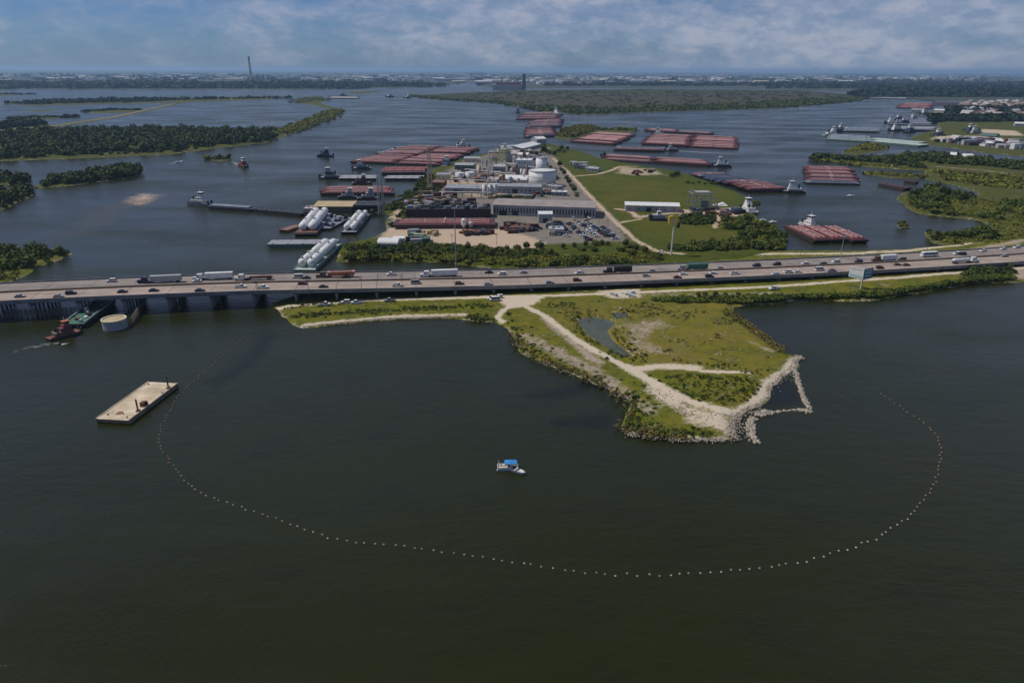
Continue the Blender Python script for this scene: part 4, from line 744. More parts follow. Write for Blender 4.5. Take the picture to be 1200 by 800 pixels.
# float line round the bay
bl = Gs([(1030,460),(1060,480),(1090,500),(1101,515),(1103,535),(1098,560),(1085,585),(1060,610),(1030,630),(980,648),(940,658),(880,667),(800,673),(740,674.5),(680,671),(620,662),(580,655),(540,648),(500,643),(460,638),(420,636),(380,628),(330,610),(290,597),(250,583),(230,574),(215,562),(205,548),(194,533),(187,525),(185.5,515),(187,502),(194,492),(200,480),(204,472),(210,463),(219,454),(231,444),(257,420),(282,398),(290,393)])
for _ in range(2):   # round the corners of the traced line
    q = [bl[0]]
    for a, b in zip(bl[:-1], bl[1:]): q += [a*.75+b*.25, a*.25+b*.75]
    bl = np.array(q+[bl[-1]])
sg = np.r_[0, np.cumsum(np.linalg.norm(np.diff(bl, axis=0), axis=1))]
bme = MB().rev(0, 0, [(.10, -.16), (.20, -.06), (.25, .06), (.23, .16), (.12, .25), (.04, .27)], 10).mesh('float'); bme.materials.append(M['buoy_w'])
eye = MB().tube((0, 0, .26), (0, 0, .36), .05, n=5).mesh('eye'); eye.materials.append(M['dark'])
for k, s in enumerate(np.arange(1, sg[-1], 2.72)):
    x, y = np.interp(s, sg, bl[:, 0]), np.interp(s, sg, bl[:, 1]); px_r = x > 120 or (x < -105 and y > 185)
    o = obj('float', bme, None); o.location = (x+random.gauss(0, .3), y+random.gauss(0, .3), random.uniform(-.06, .05)); e = obj('eye', eye, None, o)
    if px_r: remat(o, M['buoy_o'])
    tag(o, 'orange float at the ends of the long curved float line' if px_r else 'small cream float in the bottom of the long curved float line'.replace('bottom', 'middle run'), 'float', 'floats strung round the bay')
rp = MB()
for k in range(0, len(bl)-1): rp.tube((*bl[k], .02), (*bl[k+1], .02), .028, n=4)
tag(obj('float_rope', rp, M['dark']), 'thin dark rope joining the floats in the long curve round the bay', 'rope')
# small boats
for (x, y, r_, lab) in ((208, 190.5, 25, 'small white speedboat racing past the wooded islet'), (996, 230, 0, 'small white motorboat in the channel below the square red raft'), (905, 261, 4, 'small white boat beached beside the field corner'), (893, 259, 2, 'pale pontoon drawn up near the hauled out towboat')):
    t = thing('motorboat', lab, 'boat', G(x, y, 0), math.radians(r_))
    obj('hull', MB().loft([rib(-3.5, 1.2, -.1, .9), rib(.5, 1.3, -.1, .9), rib(2.5, .9, .1, 1.05), rib(3.9, .15, .7, 1.2)]), M['white'], t); obj('cabin', MB().box(.2, 0, .9, 2.4, 1.7, .9, tx=.75, ty=.85), M['white'], t); obj('windscreen', MB().box(1.1, 0, 1.1, .5, 1.5, .5, tx=.4), M['glass'], t); obj('outboard', MB().box(-3.8, 0, .3, .5, .6, 1.), M['black'], t)
# foam of wakes and the sediment bar
def foam_mat():
    m = bpy.data.materials.new('foam'); m.use_nodes = True; t = m.node_tree; b = t.nodes['Principled BSDF']; b.inputs['Base Color'].default_value = (.55,.56,.54,1); b.inputs['Roughness'].default_value = .9
    ge = t.nodes.new('ShaderNodeNewGeometry'); n = t.nodes.new('ShaderNodeTexNoise'); n.inputs['Scale'].default_value = .35; n.inputs['Detail'].default_value = 6; t.links.new(ge.outputs['Position'], n.inputs['Vector'])
    at = t.nodes.new('ShaderNodeAttribute'); at.attribute_name = 'mask'; sp = t.nodes.new('ShaderNodeSeparateColor'); t.links.new(at.outputs['Color'], sp.inputs['Color'])
    ml = t.nodes.new('ShaderNodeMath'); ml.operation = 'MULTIPLY_ADD'; t.links.new(sp.outputs['Red'], ml.inputs[0]); ml.inputs[1].default_value = 1.0; t.links.new(n.outputs['Fac'], ml.inputs[2])
    r = t.nodes.new('ShaderNodeMapRange'); r.inputs[1].default_value = .75; r.inputs[2].default_value = 1.4; t.links.new(ml.outputs[0], r.inputs[0]); t.links.new(r.outputs[0], b.inputs['Alpha']); return m
FM = foam_mat()
def wake(px, w0, w1, label, st=1.):
    q = Gs(px, 0); seg = np.r_[0, np.cumsum(np.linalg.norm(np.diff(q, axis=0), axis=1))]; n = 24; V = []; A = []
    for i in range(n+1):
        s = i/n*seg[-1]; x, y = np.interp(s, seg, q[:, 0]), np.interp(s, seg, q[:, 1]); x2, y2 = np.interp(s+.5, seg, q[:, 0]), np.interp(s+.5, seg, q[:, 1])
        d = np.array([x2-x, y2-y]); d = d/(np.linalg.norm(d)+1e-9) if np.linalg.norm(d) > 1e-6 else d0; d0 = d; nn = np.array([-d[1], d[0]]); ww = w0+(w1-w0)*i/n
        for f, a_ in ((-1, 0), (-.4, .8), (.4, .8), (1, 0)): V.append((x+nn[0]*ww*f, y+nn[1]*ww*f, .03)); A.append(a_*st*(1-.85*i/n))
    Q = np.array([(i*4+k, i*4+k+1, i*4+k+5, i*4+k+4) for i in range(n) for k in range(3)])
    me = quads_mesh('wake', np.array(V), Q); a = me.color_attributes.new('mask', 'FLOAT_COLOR', 'POINT'); c = np.ones((len(V), 4), np.float32); c[:, :3] = np.array(A)[:, None]; a.data.foreach_set('color', c.ravel())
    o = obj('wake', me, FM, kind='stuff'); tag(o, label, 'wake')
wake([(214,188.5),(204,191),(192,193)], 2, 7, 'short white wake of the speedboat past the islet', 1.1)
wake([(283,195),(275,191),(266,188)], 3, 7, 'pale wake behind the red tug', .9)
wake([(794,177),(820,178.5),(860,180.5),(900,182)], 2.5, 8, 'thin white wake behind the towboat between the rafts', 1.)
wake([(69,402),(50,404),(25,410),(-20,420)], 2, 7, 'grey churned wake behind the rusty tug', .5)
wake([(72,403.5),(80,402),(86,401)], 1.2, .6, 'small white bow foam beside the rusty tug', 1.)
SM = mat('silt', (.46,.36,.25), (.30,.245,.17), .05, .95, obj=False)
def plume(px, m, label, soft, st):
    poly = Gs(px, 0); lo = poly.min(0)-soft; hi = poly.max(0)+soft; X, Y = np.meshgrid(np.linspace(lo[0], hi[0], 40), np.linspace(lo[1], hi[1], 40)); P = np.stack([X.ravel(), Y.ravel()], -1)
    v_ = np.clip(.5+sdist(P, poly)/soft, 0, 1)*st; o = obj('water_patch', grid_mesh('water_patch', X, Y, np.full(X.shape, .02), np.ones(X.shape, bool), np.repeat(v_[:, None], 3, 1)), m, kind='stuff'); tag(o, label, 'silt')
def soft_mat(name, col, k, ns):
    m = FM.copy(); m.name = name; b = m.node_tree.nodes['Principled BSDF']; b.inputs['Base Color'].default_value = (*col, 1); b.inputs['Roughness'].default_value = .3
    for n in m.node_tree.nodes:
        if n.type == 'MAP_RANGE': n.inputs[1].default_value = .55; n.inputs[2].default_value = 1.5; n.inputs[4].default_value = k
        if n.type == 'TEX_NOISE': n.inputs['Scale'].default_value = ns
    return m
plume([(153,237),(158,231),(168,228),(180,229),(173,236),(162,240)], soft_mat('silt', (.62,.45,.30), 1.0, .08), 'pale tan silt boil on the water near the wooded islets', 20, 1.15)
plume([(100,262),(120,246),(145,238),(160,236),(158,241),(135,250),(115,264),(85,275)], soft_mat('thin_silt', (.20,.15,.09), .35, .03), 'faint brown silt trail drifting from the tan boil', 34, .8)
for k_, q_ in enumerate(([(628,462),(690,449),(697,453),(650,465)], [(655,495),(705,488),(700,498)], [(245,448),(290,420),(312,393),(318,395),(295,425),(255,452)], [(890,430),(925,450),(935,470),(905,476)])):
    plume(q_, soft_mat('dark_patch', (.006,.009,.005), .75, .12), 'soft dark patch on the shallow bay water', 9, .9)  # soft blackish green patches laid over the water

# ------------------------------------------------------------------ pressure tank barges and dock sheds
def tank_barge(A, B, D, label, hull, deck, segs, rowf, bow=None):
    a, b, d = G(*A, 1.5), G(*B, 1.5), G(*D, 1.5); u = d-a; Wd = (b-a).length*.97; Ln = u.length; ctr = a+u/2+(b-a)/2; ctr.z = 0
    t = thing('tank_barge', label, 'barge', ctr, math.atan2(u.y, u.x), 'white tank barges')
    obj('hull', MB().loft([[(x, -Wd/2, z), (x, Wd/2, z), (x, Wd/2, 1.9), (x, -Wd/2, 1.9)] for x, z in ((-Ln/2, .9), (-Ln/2+4, -.6), (Ln/2-4, -.6), (Ln/2, .9))]), M[hull], t)
    obj('deck', MB().box(0, 0, 1.88, Ln-.4, Wd-.4, .12), M[deck], t)
    if bow: obj('bow_plate', MB().box(-Ln*.44, 0, 2.0, Ln*.1, Wd*.98, .7), M[bow], t)
    r = Wd*.19
    for y in (-Wd*.21, Wd*.21):
        for (s0, s1) in segs:
            tk = smooth(obj('tank', MB().capsule((Ln*s0+r, y, 2.3+r), (Ln*s1-r, y, 2.3+r), r, 18), M['white'], t))
            sd_ = MB()
            for f in (.25, .5, .75): xx = Ln*(s0+(s1-s0)*f); sd_.box(xx, y, 1.95, .8, r*1.9, r*.9)
            obj('saddle', sd_, M[deck], tk); obj('valve_dome', MB().rev(Ln*(s0+s1)/2, y, [(.8, 2.2+2*r), (.8, 3.3+2*r), (.4, 3.6+2*r)], 10), M['lgrey'], tk)
    for y in (-Wd/2+.3, Wd/2-.3): obj('rail', MB().box(0, y, 2.0, Ln*.94, .12, .9), M[deck], t)
    obj('walkway', MB().box(0, 0, 2.6+r, Ln*.8, .9, .15), M['lgrey'], t)
    return t
tank_barge((343,317), (370,317), (378,286.5), 'pale green barge with broken pairs of white tanks beside the highway', 'greenhull', 'palegreen', ((-.44,-.34),(-.31,-.06),(-.02,.44)), 0)
tank_barge((345,274.5), (372,274.5), (366,250.5), 'rust bowed barge carrying two long white tanks at the slips', 'hull', 'bluegrey', ((-.42,-.02),(0.0,.44)), 0, 'rust')
tank_barge((399,272.5), (418,272.5), (418,251.5), 'grey barge with two white tanks closest to the yard', 'hull', 'grey', ((-.44,.0),(.02,.44)), 0)
t = thing('work_barge', 'dark barge piled with grey machinery between two white tank barges', 'barge', G(390, 263, 0), math.radians(80), None)
obj('hull', MB().box(0, 0, -.5, 44, 15, 2.2, tx=1.05), M['hull'], t); obj('deck', MB().box(0, 0, 1.65, 45, 15, .12), M['bluegrey'], t)
for k in range(26): obj('machinery', MB().box(random.uniform(-20, 20), random.uniform(-6, 6), 1.7, random.uniform(1.5, 4), random.uniform(1.5, 3), random.uniform(1, 3.6), random.random()), M[('dark','grey','navy','lgrey')[k % 4]], t)
t = thing('rust_barge', 'short rusty barge under the bow of the rust bowed tank barge', 'barge', G(341, 269, 0), math.radians(70)); obj('hull', MB().box(0, 0, -.5, 18, 8, 2.2, tx=1.1), M['rust'], t); obj('deck', MB().box(0, 0, 1.65, 19, 8, .12), M['brick'], t)
obj('bollards', MB().tube((7, 3, 1.7), (7, 3, 2.6), .3, n=6).tube((-7, 3, 1.7), (-7, 3, 2.6), .3, n=6), M['dark'], t)

# ------------------------------------------------------------------ buildings
WINM = MB().box(0, 0, 0, 1, .12, 1).mesh('window')
def building(x0, y0, x1, y1, depth, hgt, label, wall='lgrey', roof='white', kind='gable', rise=1.6, wins=0, wsz=(1.2, 1.4), door=None, z=1.8, name='building', cat='building', group=None, rows=1, overhang=.4):
    a, b = G(x0, y0, z), G(x1, y1, z); v = b-a; Ln = v.length
    t = thing(name, label, cat, (a.x, a.y, z-.6), math.atan2(v.y, v.x), group)
    wl = obj('wall', MB().box(Ln/2, depth/2, 0, Ln, depth, hgt+.6), M[wall], t); h = hgt+.6; o = overhang
    if kind == 'gable':
        rf = MB().loft([[(x, -o, h-.1), (x, depth/2, h+rise), (x, depth+o, h-.1), (x, depth+o, h+.1), (x, depth/2, h+rise+.25), (x, -o, h+.1)] for x in (-o, Ln+o)])
        obj('gable', MB().loft([[(x, 0, h), (x, depth, h), (x, depth/2, h+rise)] for x in (.05, Ln-.05)]), M[wall], t)
    elif kind == 'shed': rf = MB().loft([[(x, -o, h), (x, depth+o, h+rise), (x, depth+o, h+rise+.25), (x, -o, h+.25)] for x in (-o, Ln+o)])
    elif kind == 'arch': rf = MB().loft([[(x, depth/2-math.cos(q)*(depth/2+o), h+math.sin(q)*rise) for q in np.linspace(0, math.pi, 9)] for x in (-o, Ln+o)])
    else: rf = MB().box(Ln/2, depth/2, h, Ln+o, depth+o, .3)
    obj('roof', rf, M[roof], t)
    if kind == 'flat': obj('roof_unit', MB().box(Ln*.3, depth*.5, h+.3, 2.4, 2, 1.2).box(Ln*.65, depth*.6, h+.3, 1.8, 2.2, 1), M['grey'], t)
    for r_ in range(rows):
        for k in range(wins):
            wo = obj('window', WINM, M['glass'], wl); wo.location = (Ln*(k+.5)/wins, -.03, h*(.45 if rows == 1 else (.25+.5*r_))-wsz[1]*.3); wo.scale = (wsz[0], 1, wsz[1])
    if door:
        for f, dw, dh in door: obj('door', MB().box(Ln*f, -.04, .1, dw, .14, dh), M['dark'], wl)
    return t
building(578, 252, 697, 256, 32, 9, 'long ribbed grey warehouse with a row of tall narrow windows', 'lgrey', 'taupe', 'gable', 2.2, 34, (1.1, 4.6), [(.1, 7, 5), (.22, 5, 5), (.93, 5, 5)], overhang=.6)
building(631, 261.5, 647, 261.5, 12, 7.5, 'small plain white shed before the ribbed warehouse', 'lgrey', 'white', 'gable', 1.2, 0, door=[(.5, 4, 4.5)])
building(644, 276, 661, 276, 12, 4.5, 'low grey yard office beside the parking lot', 'grey', 'lgrey', 'flat', 0, 4, (1.3, 1.2), [(.8, 2.2, 2.6)])
building(643, 276.4, 650, 276.4, 4, 3.5, 'small cream annex of the yard office', 'cream', 'cream', 'flat', 0, 2, (1, 1))
building(733, 247.5, 795, 249, 14, 5.5, 'long white roofed shed alone on the green field', 'lgrey', 'white', 'gable', 1.8, 6, (1.2, 1.1), [(.44, 4.5, 4.2)], overhang=1)
building(443, 292, 466, 292.5, 11, 4.2, 'white arched roof shed in the scrub by the slips', 'lgrey', 'white', 'arch', 2.6, 0, door=[(.3, 3, 3)])
building(461, 284, 474, 284, 6, 3, 'tiny white hut behind the arched shed', 'white', 'white', 'gable', .8, 2)
building(573, 226, 634, 227.5, 18, 7, 'long low grey wall sided warehouse behind the ribbed one', 'lgrey', 'grey', 'gable', 1.5, 12, (1.4, 1.4), [(.5, 5, 5)])
building(521, 226, 566, 227, 16, 5, 'low grey shed before the row of white silos', 'grey', 'grey', 'shed', 1.2, 6, (1.4, 1.2), [(.3, 4, 4)])
building(590, 215.5, 617, 216.5, 22, 5, 'building with a swept white roof in the plant', 'pinkwall', 'white', 'arch', 3.4, 5)
building(571, 217, 590, 217.5, 20, 6, 'pinkish process building beside the silos', 'pinkwall', 'pinkwall', 'flat', 0, 5, (1.2, 1.2))
building(578, 204, 591, 204.5, 18, 9, 'dark fronted plant hall with violet grey roof', 'bluegrey', 'lgrey', 'gable', 2, 3, (1.2, 1.6), [(.5, 9, 6)])
building(604, 200, 622, 200.5, 20, 13, 'tall white process hall in front of the tree belt', 'white', 'white', 'flat', 0, 6, (1.3, 1.6), rows=2)
building(584, 190, 592, 190.5, 14, 17, 'pale lime tower block in the plant', 'lime', 'lime', 'flat', 0, 3, (1.2, 1.4), rows=2)
building(592, 190, 606, 190, 20, 11, 'pinkish gabled plant hall beside the lime tower', 'pinkwall', 'pinkwall', 'gable', 3, 4)
building(606, 187, 618, 187.5, 16, 7, 'white plant shed beside the tree belt', 'white', 'white', 'gable', 2, 3)
building(573, 188.5, 583, 188.5, 14, 7, 'brown roofed plant shed beside the lime tower', 'cream', 'brick', 'gable', 2, 3)
building(592, 178.5, 612, 176.5, 30, 5, 'grey roofed wharf shed on the far shore of the plant', 'grey', 'lgrey', 'gable', 3, 6)
building(612, 178, 634, 172.5, 30, 5, 'white roofed wharf shed at the far tip of the plant', 'grey', 'white', 'gable', 3, 6)
building(629, 169.5, 640, 169, 22, 9, 'small white boathouse at the far tip of the plant', 'lgrey', 'white', 'gable', 3, 3)
building(533, 199, 555, 199.5, 14, 6, 'long grey green shed at the plant waterfront', 'greenhull', 'lgrey', 'gable', 1.6, 8)
building(640, 224, 653, 226, 10, 6, 'small two storey office beside the big white tank', 'grey', 'lgrey', 'flat', 0, 4, (1.1, 1.1), rows=2)
building(646, 229.5, 664, 230, 9, 4, 'low white canopy building beside the diagonal road', 'grey', 'white', 'flat', 0, 4)
building(688, 201, 700, 202, 10, 4, 'small grey house on the field by the sandy patch', 'lgrey', 'lgrey', 'gable', 1.4, 3)
building(672, 198, 680, 198.5, 9, 3.5, 'small dark roofed house in the field corner', 'grey', 'dark', 'gable', 1.4, 2)
building(544, 190, 562, 190, 12, 5, 'pale sheds by the plant shore at the huge raft', 'cream', 'lgrey', 'gable', 1.5, 4)
building(556, 209.5, 575, 210, 16, 4.5, 'flat roofed brown plant store beside the round tanks', 'pinkwall', 'brick', 'gable', 1.2, 4)
building(507, 219, 520, 219.5, 12, 5, 'rust roofed workshop beside the tan crane tower', 'rust', 'brick', 'gable', 1.6, 2, door=[(.5, 4, 4)])
building(512, 211, 528, 211, 12, 6, 'pale workshop behind the rust roofed one', 'cream', 'grey', 'gable', 1.5, 3)
building(622, 213, 634, 213.5, 8, 5, 'white pump house below the big white tank', 'white', 'white', 'flat', 0, 2)
# barge shed with tan roof
t = building(369, 247.5, 413, 247.5, 17, 4.2, 'floating dock shed with broad tan roof', 'wood', 'tan', 'shed', 1.6, 0, door=[(.3, 6, 3)], z=.8, overhang=1.2)
t = building(356, 248.5, 369, 248.5, 14, 3, 'pinkish scaffold barge joined to the tan roofed dock', 'pinkwall', 'pinkwall', 'flat', 0, 0, z=.8)
building(414, 247.5, 447, 247.5, 22, 5, 'dark open sided repair dock beside the tan roof', 'dark', 'dark', 'flat', 0, 4, (3, 2), z=.8)
# old black hull on the shore
a, b = G(476, 255.5, 2), G(575, 255, 2); v = b-a; t = thing('hull_hulk', 'long black ship hull standing on the shore behind the pink barge', 'hull', (a+b)/2+Vector((0, 8, 0)), math.atan2(v.y, v.x))
obj('hull', MB().loft([[(x, -8, 0), (x, 8, 0), (x, 8.4, 7.4), (x, -8.4, 7.4)] for x in (-v.length/2, v.length/2)]), M['hull'], t); dko = obj('deck', MB().box(0, 0, 7.35, v.length-.5, 16.2, .15), M['dark'], t)
for k in range(34): obj('deck_gear', MB().box(random.uniform(-.48, .48)*v.length, random.uniform(-6.5, 6.5), 7.5, random.uniform(1.5, 6), random.uniform(1.5, 4), random.uniform(.5, 2.6), random.random()), M[('grey','wood','dark','bluegrey','dark')[k % 5]], t)
for k in range(12): obj('frame_rib', MB().box(-v.length/2+(k+.5)*v.length/12, -8.3, .3, .5, .4, 6.8), M['dark'], t)
# tanks and silos
def tank(px, py, r, h, label, m='white', roofz=.12, name='storage_tank', z=1.8, group=None, ladder=True):
    p = G(px, py, z); t = thing(name, label, 'tank', (p.x, p.y+r, z-.5), random.random()*.5, group); n = 36 if r > 8 else 18
    smooth(obj('shell', MB().rev(0, 0, [(r, 0), (r, h*.5), (r, h)], n), M[m], t)).data.polygons[-1].use_smooth = False
    obj('roof', MB().rev(0, 0, [(r*1.02, h-.05), (r*1.02, h+.2), (r*.5, h+.2+r*roofz*.7), (.3, h+.2+r*roofz)], n), M[m], t)
    if r > 6:
        for f in (.33, .66): obj('wind_girder', MB().rev(0, 0, [(r+.12, h*f), (r+.12, h*f+.25), (r, h*f+.25), (r, h*f)], n), M['lgrey'], t)
        st = MB()
        for k in range(16): q = -1.2+k*.07; st.box(math.cos(q)*(r+.5), math.sin(q)*(r+.5), h*k/16, 1., 1., .15, q)
        obj('stair', st, M['grey'], t); obj('railing', MB().rev(0, 0, [(r, h+.2), (r, h+1.2), (r-.08, h+1.2), (r-.08, h+.2)], n), M['lgrey'], t)
    if ladder and r <= 6: obj('ladder', MB().box(0, -r-.15, .3, .6, .1, h), M['grey'], t)
    return t
tank(636, 220, 15, 16.5, 'biggest white storage tank at the corner of the plant')
tank(634.5, 209, 6.6, 23, 'smaller white tank standing just behind the biggest one')
tank(538.5, 211, 5.2, 8, 'squat white tank, one of two side by side by the brown store', group='two white tanks'); tank(550.5, 211, 5.6, 8.5, 'wider white tank of the pair by the brown store', group='two white tanks')
tank(561.5, 208, 2.4, 14, 'slim cream tower tank beside the pair of white tanks', 'cream')
for k, x in enumerate((568, 574.5, 580)): tank(x, 229.5, 2.5, 11.5, 'tall white silo in the row of three before the long grey warehouse', name='silo', group='row of three silos')
for (x, y, lab) in ((611, 207, 'slim white vessel at the foot of the tall white process hall'), (615, 207.5, 'second slim white vessel under the process hall'), (600, 206, 'slim grey vessel beside the dark fronted hall'), (627, 199, 'slim white vessel behind the smaller white tank')): tank(x, y, 1.7, 9, lab, 'lgrey' if 'grey' in lab else 'white', name='vessel')
for k, (x, lab) in enumerate(((543.5, 'taller white hopper bin standing in the dirt yard'), (552, 'shorter grey hopper bin standing in the dirt yard'))):
    p = G(x, 269, 1.8); t = thing('hopper_bin', lab, 'bin', p); h = 8 if k == 0 else 5.5
    obj('bin', MB().rev(0, 0, [(.5, 2), (1.9, 4), (1.9, h), (.6, h+1)], 14), M['white' if k == 0 else 'lgrey'], t)
    for q in range(4): obj('leg', MB().tube((1.5*math.cos(q*1.571+.78), 1.5*math.sin(q*1.571+.78), -.3), (1.5*math.cos(q*1.571+.78), 1.5*math.sin(q*1.571+.78), 4.2), .14, n=5), M['grey'], t)
PLANT = [(528,213),(560,198),(585,184),(628,180),(640,196),(626,212),(600,224),(545,222)]
def vessel_proto():
    t = thing('process_column', 'x', 'vessel'); obj('shell', MB().rev(0, 0, [(1, 0), (1, 9), (.6, 9.7), (.1, 9.9)], 12), M['lgrey'], t); obj('platform', MB().rev(0, 0, [(1.5, 6), (1.5, 6.15), (1, 6.15)], 12), M['grey'], t); obj('pipe', MB().tube((1.3, 0, 0), (1.3, 0, 9), .15, n=5).tube((1.3, 0, 9), (.2, 0, 9.8), .15, n=5), M['tin'], t); return t
VP = vessel_proto(); r = random.Random(11)
for k, q in enumerate(scat(PLANT, 46, 1.8, 2, 90)):
    cn = r.choice(('lgrey', 'white', 'cream', 'rust', 'grey', 'bluegrey')); f = r.uniform(.7, 1.9)
    dup(VP, q, r.random()*6, '%s process column among the plant buildings' % {'lgrey': 'light grey', 'white': 'white', 'cream': 'cream', 'rust': 'rusty', 'grey': 'grey', 'bluegrey': 'blue grey'}[cn], 'process columns', None, {'shell': M[cn]}, (f, f, r.uniform(.6, 1.6)))
drop(VP)
for k, (x0, y0, x1, y1) in enumerate(((528,216,600,220),(545,204,604,210),(590,196,632,203),(560,192,600,186),(600,222,640,222),(520,232,575,233))):
    a, b = G(x0, y0, 1.8), G(x1, y1, 1.8); v = b-a; n = max(3, int(v.length/9)); t = thing('pipe_rack', 'steel pipe rack running between the plant buildings', 'pipe rack', a, math.atan2(v.y, v.x), 'pipe racks')
    for i_ in range(n+1):
        obj('bent', MB().box(v.length*i_/n, -1.6, -.3, .4, .4, 6).box(v.length*i_/n, 1.6, -.3, .4, .4, 6).box(v.length*i_/n, 0, 5.4, .4, 3.6, .4), M['tin'], t)
    for q_, yy in enumerate((-1.2, -.4, .4, 1.2)): obj('pipe', MB().tube((0, yy, 6.1), (v.length, yy, 6.1), .3, n=6), M[('lgrey', 'rust', 'white', 'tin')[q_]], t)
# open steel gantry on the waterfront
p = G(811, 246, 1.8); t = thing('steel_gantry', 'open pale steel gantry frame beside white canopies at the waterfront', 'gantry', p, math.radians(4))
for x in (0, 7.5, 15, 21):
    for y in (0, 14): obj('post', MB().box(x, y, -.3, .7, .7, 15 if x < 16 else 12), M['tin'], t)
for y in (0, 14):
    for zz in (5, 10, 14.4 if y else 14.6): obj('beam', MB().box(10.5, y, zz, 21, .5, .7), M['tin'], t)
for x in (0, 7.5, 15): obj('cross_beam', MB().box(x, 7, 14, .5, 14, .7), M['tin'], t)
obj('roof_panel', MB().box(11, 9, 14.9, 13, 9, .25), M['lgrey'], t); obj('brace', MB().tube((0, 0, 0), (7.5, 0, 10), .2, n=5).tube((15, 0, 0), (7.5, 0, 10), .2, n=5), M['tin'], t); obj('jib', MB().tube((0, 0, 14.5), (-1.5, 2, 19), .25, n=5), M['tin'], t)
obj('screen', MB().box(11, .1, .2, 7, .12, 8), M['greenhull'], t)
for k, x in enumerate((838, 846)):
    p = G(x, 245.5, 1.8); t = thing('canopy_tent', ('smaller' if k == 0 else 'larger')+' peaked white canopy tent beside the steel gantry', 'tent', p); s = 2.6 if k == 0 else 4
    obj('cover', MB().add([(-s,-s,4),(s,-s,4),(s,s,4),(-s,s,4),(0,0,4+s*.75)], [(0,1,4),(1,2,4),(2,3,4),(3,0,4)]), M['white'], t)
    for (a_, b_) in ((-1,-1),(1,-1),(1,1),(-1,1)): obj('pole', MB().tube((a_*s*.95, b_*s*.95, -.3), (a_*s*.95, b_*s*.95, 4.05), .1, n=5), M['tin'], t)
# crawler like crane vessel parked before the long shed
p = G(771, 258.5, 1.8); t = thing('mobile_crane', 'grey construction machine with white cab parked before the white roofed shed', 'crane', p)
obj('track', MB().box(0, -2.2, 0, 15, 1.6, 2.2, tx=.9), M['dark'], t); obj('track', MB().box(0, 2.2, 0, 15, 1.6, 2.2, tx=.9), M['dark'], t); obj('body', MB().box(0, 0, 2, 11, 5, 3, tx=.85), M['grey'], t); obj('cab', MB().box(.5, 0, 5, 3.2, 3, 3), M['white'], t); obj('cab_window', MB().box(.5, -1.53, 6.3, 2.4, .08, 1.2), M['glass'], t); obj('counterweight', MB().box(-6.5, 0, 2.4, 3, 4.6, 2.6), M['dark'], t); obj('boom', MB().tube((3, 0, 4.8), (11, 0, 4), .5, .3, 6), M['grey'], t); obj('mast', MB().tube((.5, 0, 8), (.5, 0, 11), .2, n=5), M['white'], t)
# lattice towers, masts
def lattice(px, py, h, w0, w1, label, m='tower', z=1.8, arms=()):
    t = thing('lattice_tower', label, 'tower', G(px, py, z), .3)
    leg = lambda sx, sy, q: (sx*(w0+(w1-w0)*q)/2, sy*(w0+(w1-w0)*q)/2, h*q-.4)
    for sx in (-1, 1):
        for sy in (-1, 1): obj('leg', MB().tube(leg(sx, sy, 0), leg(sx, sy, 1), .24, n=5), M[m], t)
    n = int(h/4.5); br_ = MB()
    for k in range(n):
        q0, q1 = k/n, (k+1)/n
        for (a_, b_) in (((-1,-1),(1,-1)), ((1,-1),(1,1)), ((1,1),(-1,1)), ((-1,1),(-1,-1))):
            br_.tube(leg(*a_, q0), leg(*b_, q1), .12, n=4).tube(leg(*b_, q0), leg(*a_, q1), .12, n=4).tube(leg(*a_, q1), leg(*b_, q1), .1, n=4)
    obj('bracing', br_, M[m], t)
    for (zz, ln) in arms: obj('cross_arm', MB().box(0, 0, zz, ln, .5, .5), M[m], t)
    obj('cap', MB().box(0, 0, h-.4, w1+.6, w1+.6, .6), M[m], t); return t
lattice(504, 222, 44, 4.2, 2.6, 'tall tan lattice crane tower at the corner of the huge raft')
lattice(445, 251, 33, 2.2, 1.3, 'slender pale lattice mast, one of a pair by the brushy landing', 'tin'); lattice(449.5, 251, 37, 1.8, 1.2, 'taller slender lattice mast of the pair by the brushy landing', 'tin')
def mast(px, py, h, label, z=1.5, r=.35, head=True, m='tin', name='light_mast'):
    t = thing(name, label, 'light pole' if head else 'pole', G(px, py, z)); obj('pole', MB().tube((0, 0, -1), (0, 0, h), r, r*.5, 8), M[m], t)
    if head:
        obj('ring', MB().rev(0, 0, [(1.3, h-.3), (1.3, h), (1.1, h), (1.1, h-.3)], 12), M[m], t)
        for k in range(6): obj('lamp', MB().box(1.5*math.cos(k*1.047), 1.5*math.sin(k*1.047), h-.6, .6, .6, .4), M['grey'], t)
    else: obj('cross_arm', MB().box(0, 0, h-1, 2.4, .2, .2).box(0, 0, h-2, 2.0, .2, .2), M[m], t)
mast(534.5, 315, 39, 'very tall high mast light behind the white semi on the highway', 1.5, .45); mast(984, 306, 17, 'short high mast light at the verge by the three red barges', 2)
for k, (x, y, h) in enumerate([(302,347,9),(362,343.5,9),(424,341,9),(471.5,339,9),(1013,300,8),(938,298.5,9),(1086,295,7),(858,299,8),(712,270,9),(756,262,9),(702,262,8),(690,250,9),(530,288,9),(582,287,9),(545,262,14),(601,240,14),(596,238,12),(640,244,11),(604,212,16),(560,232,12)]):
    mast(x, y, h, 'thin wooden utility pole along the highway verge' if k < 8 else 'thin wooden utility pole standing in the industrial yard', 2 if k > 3 else 7, .16, False, 'wood', 'utility_pole')
for o in [o for o in bpy.data.objects if o.name.startswith('utility_pole')]: o['group'] = 'utility poles'
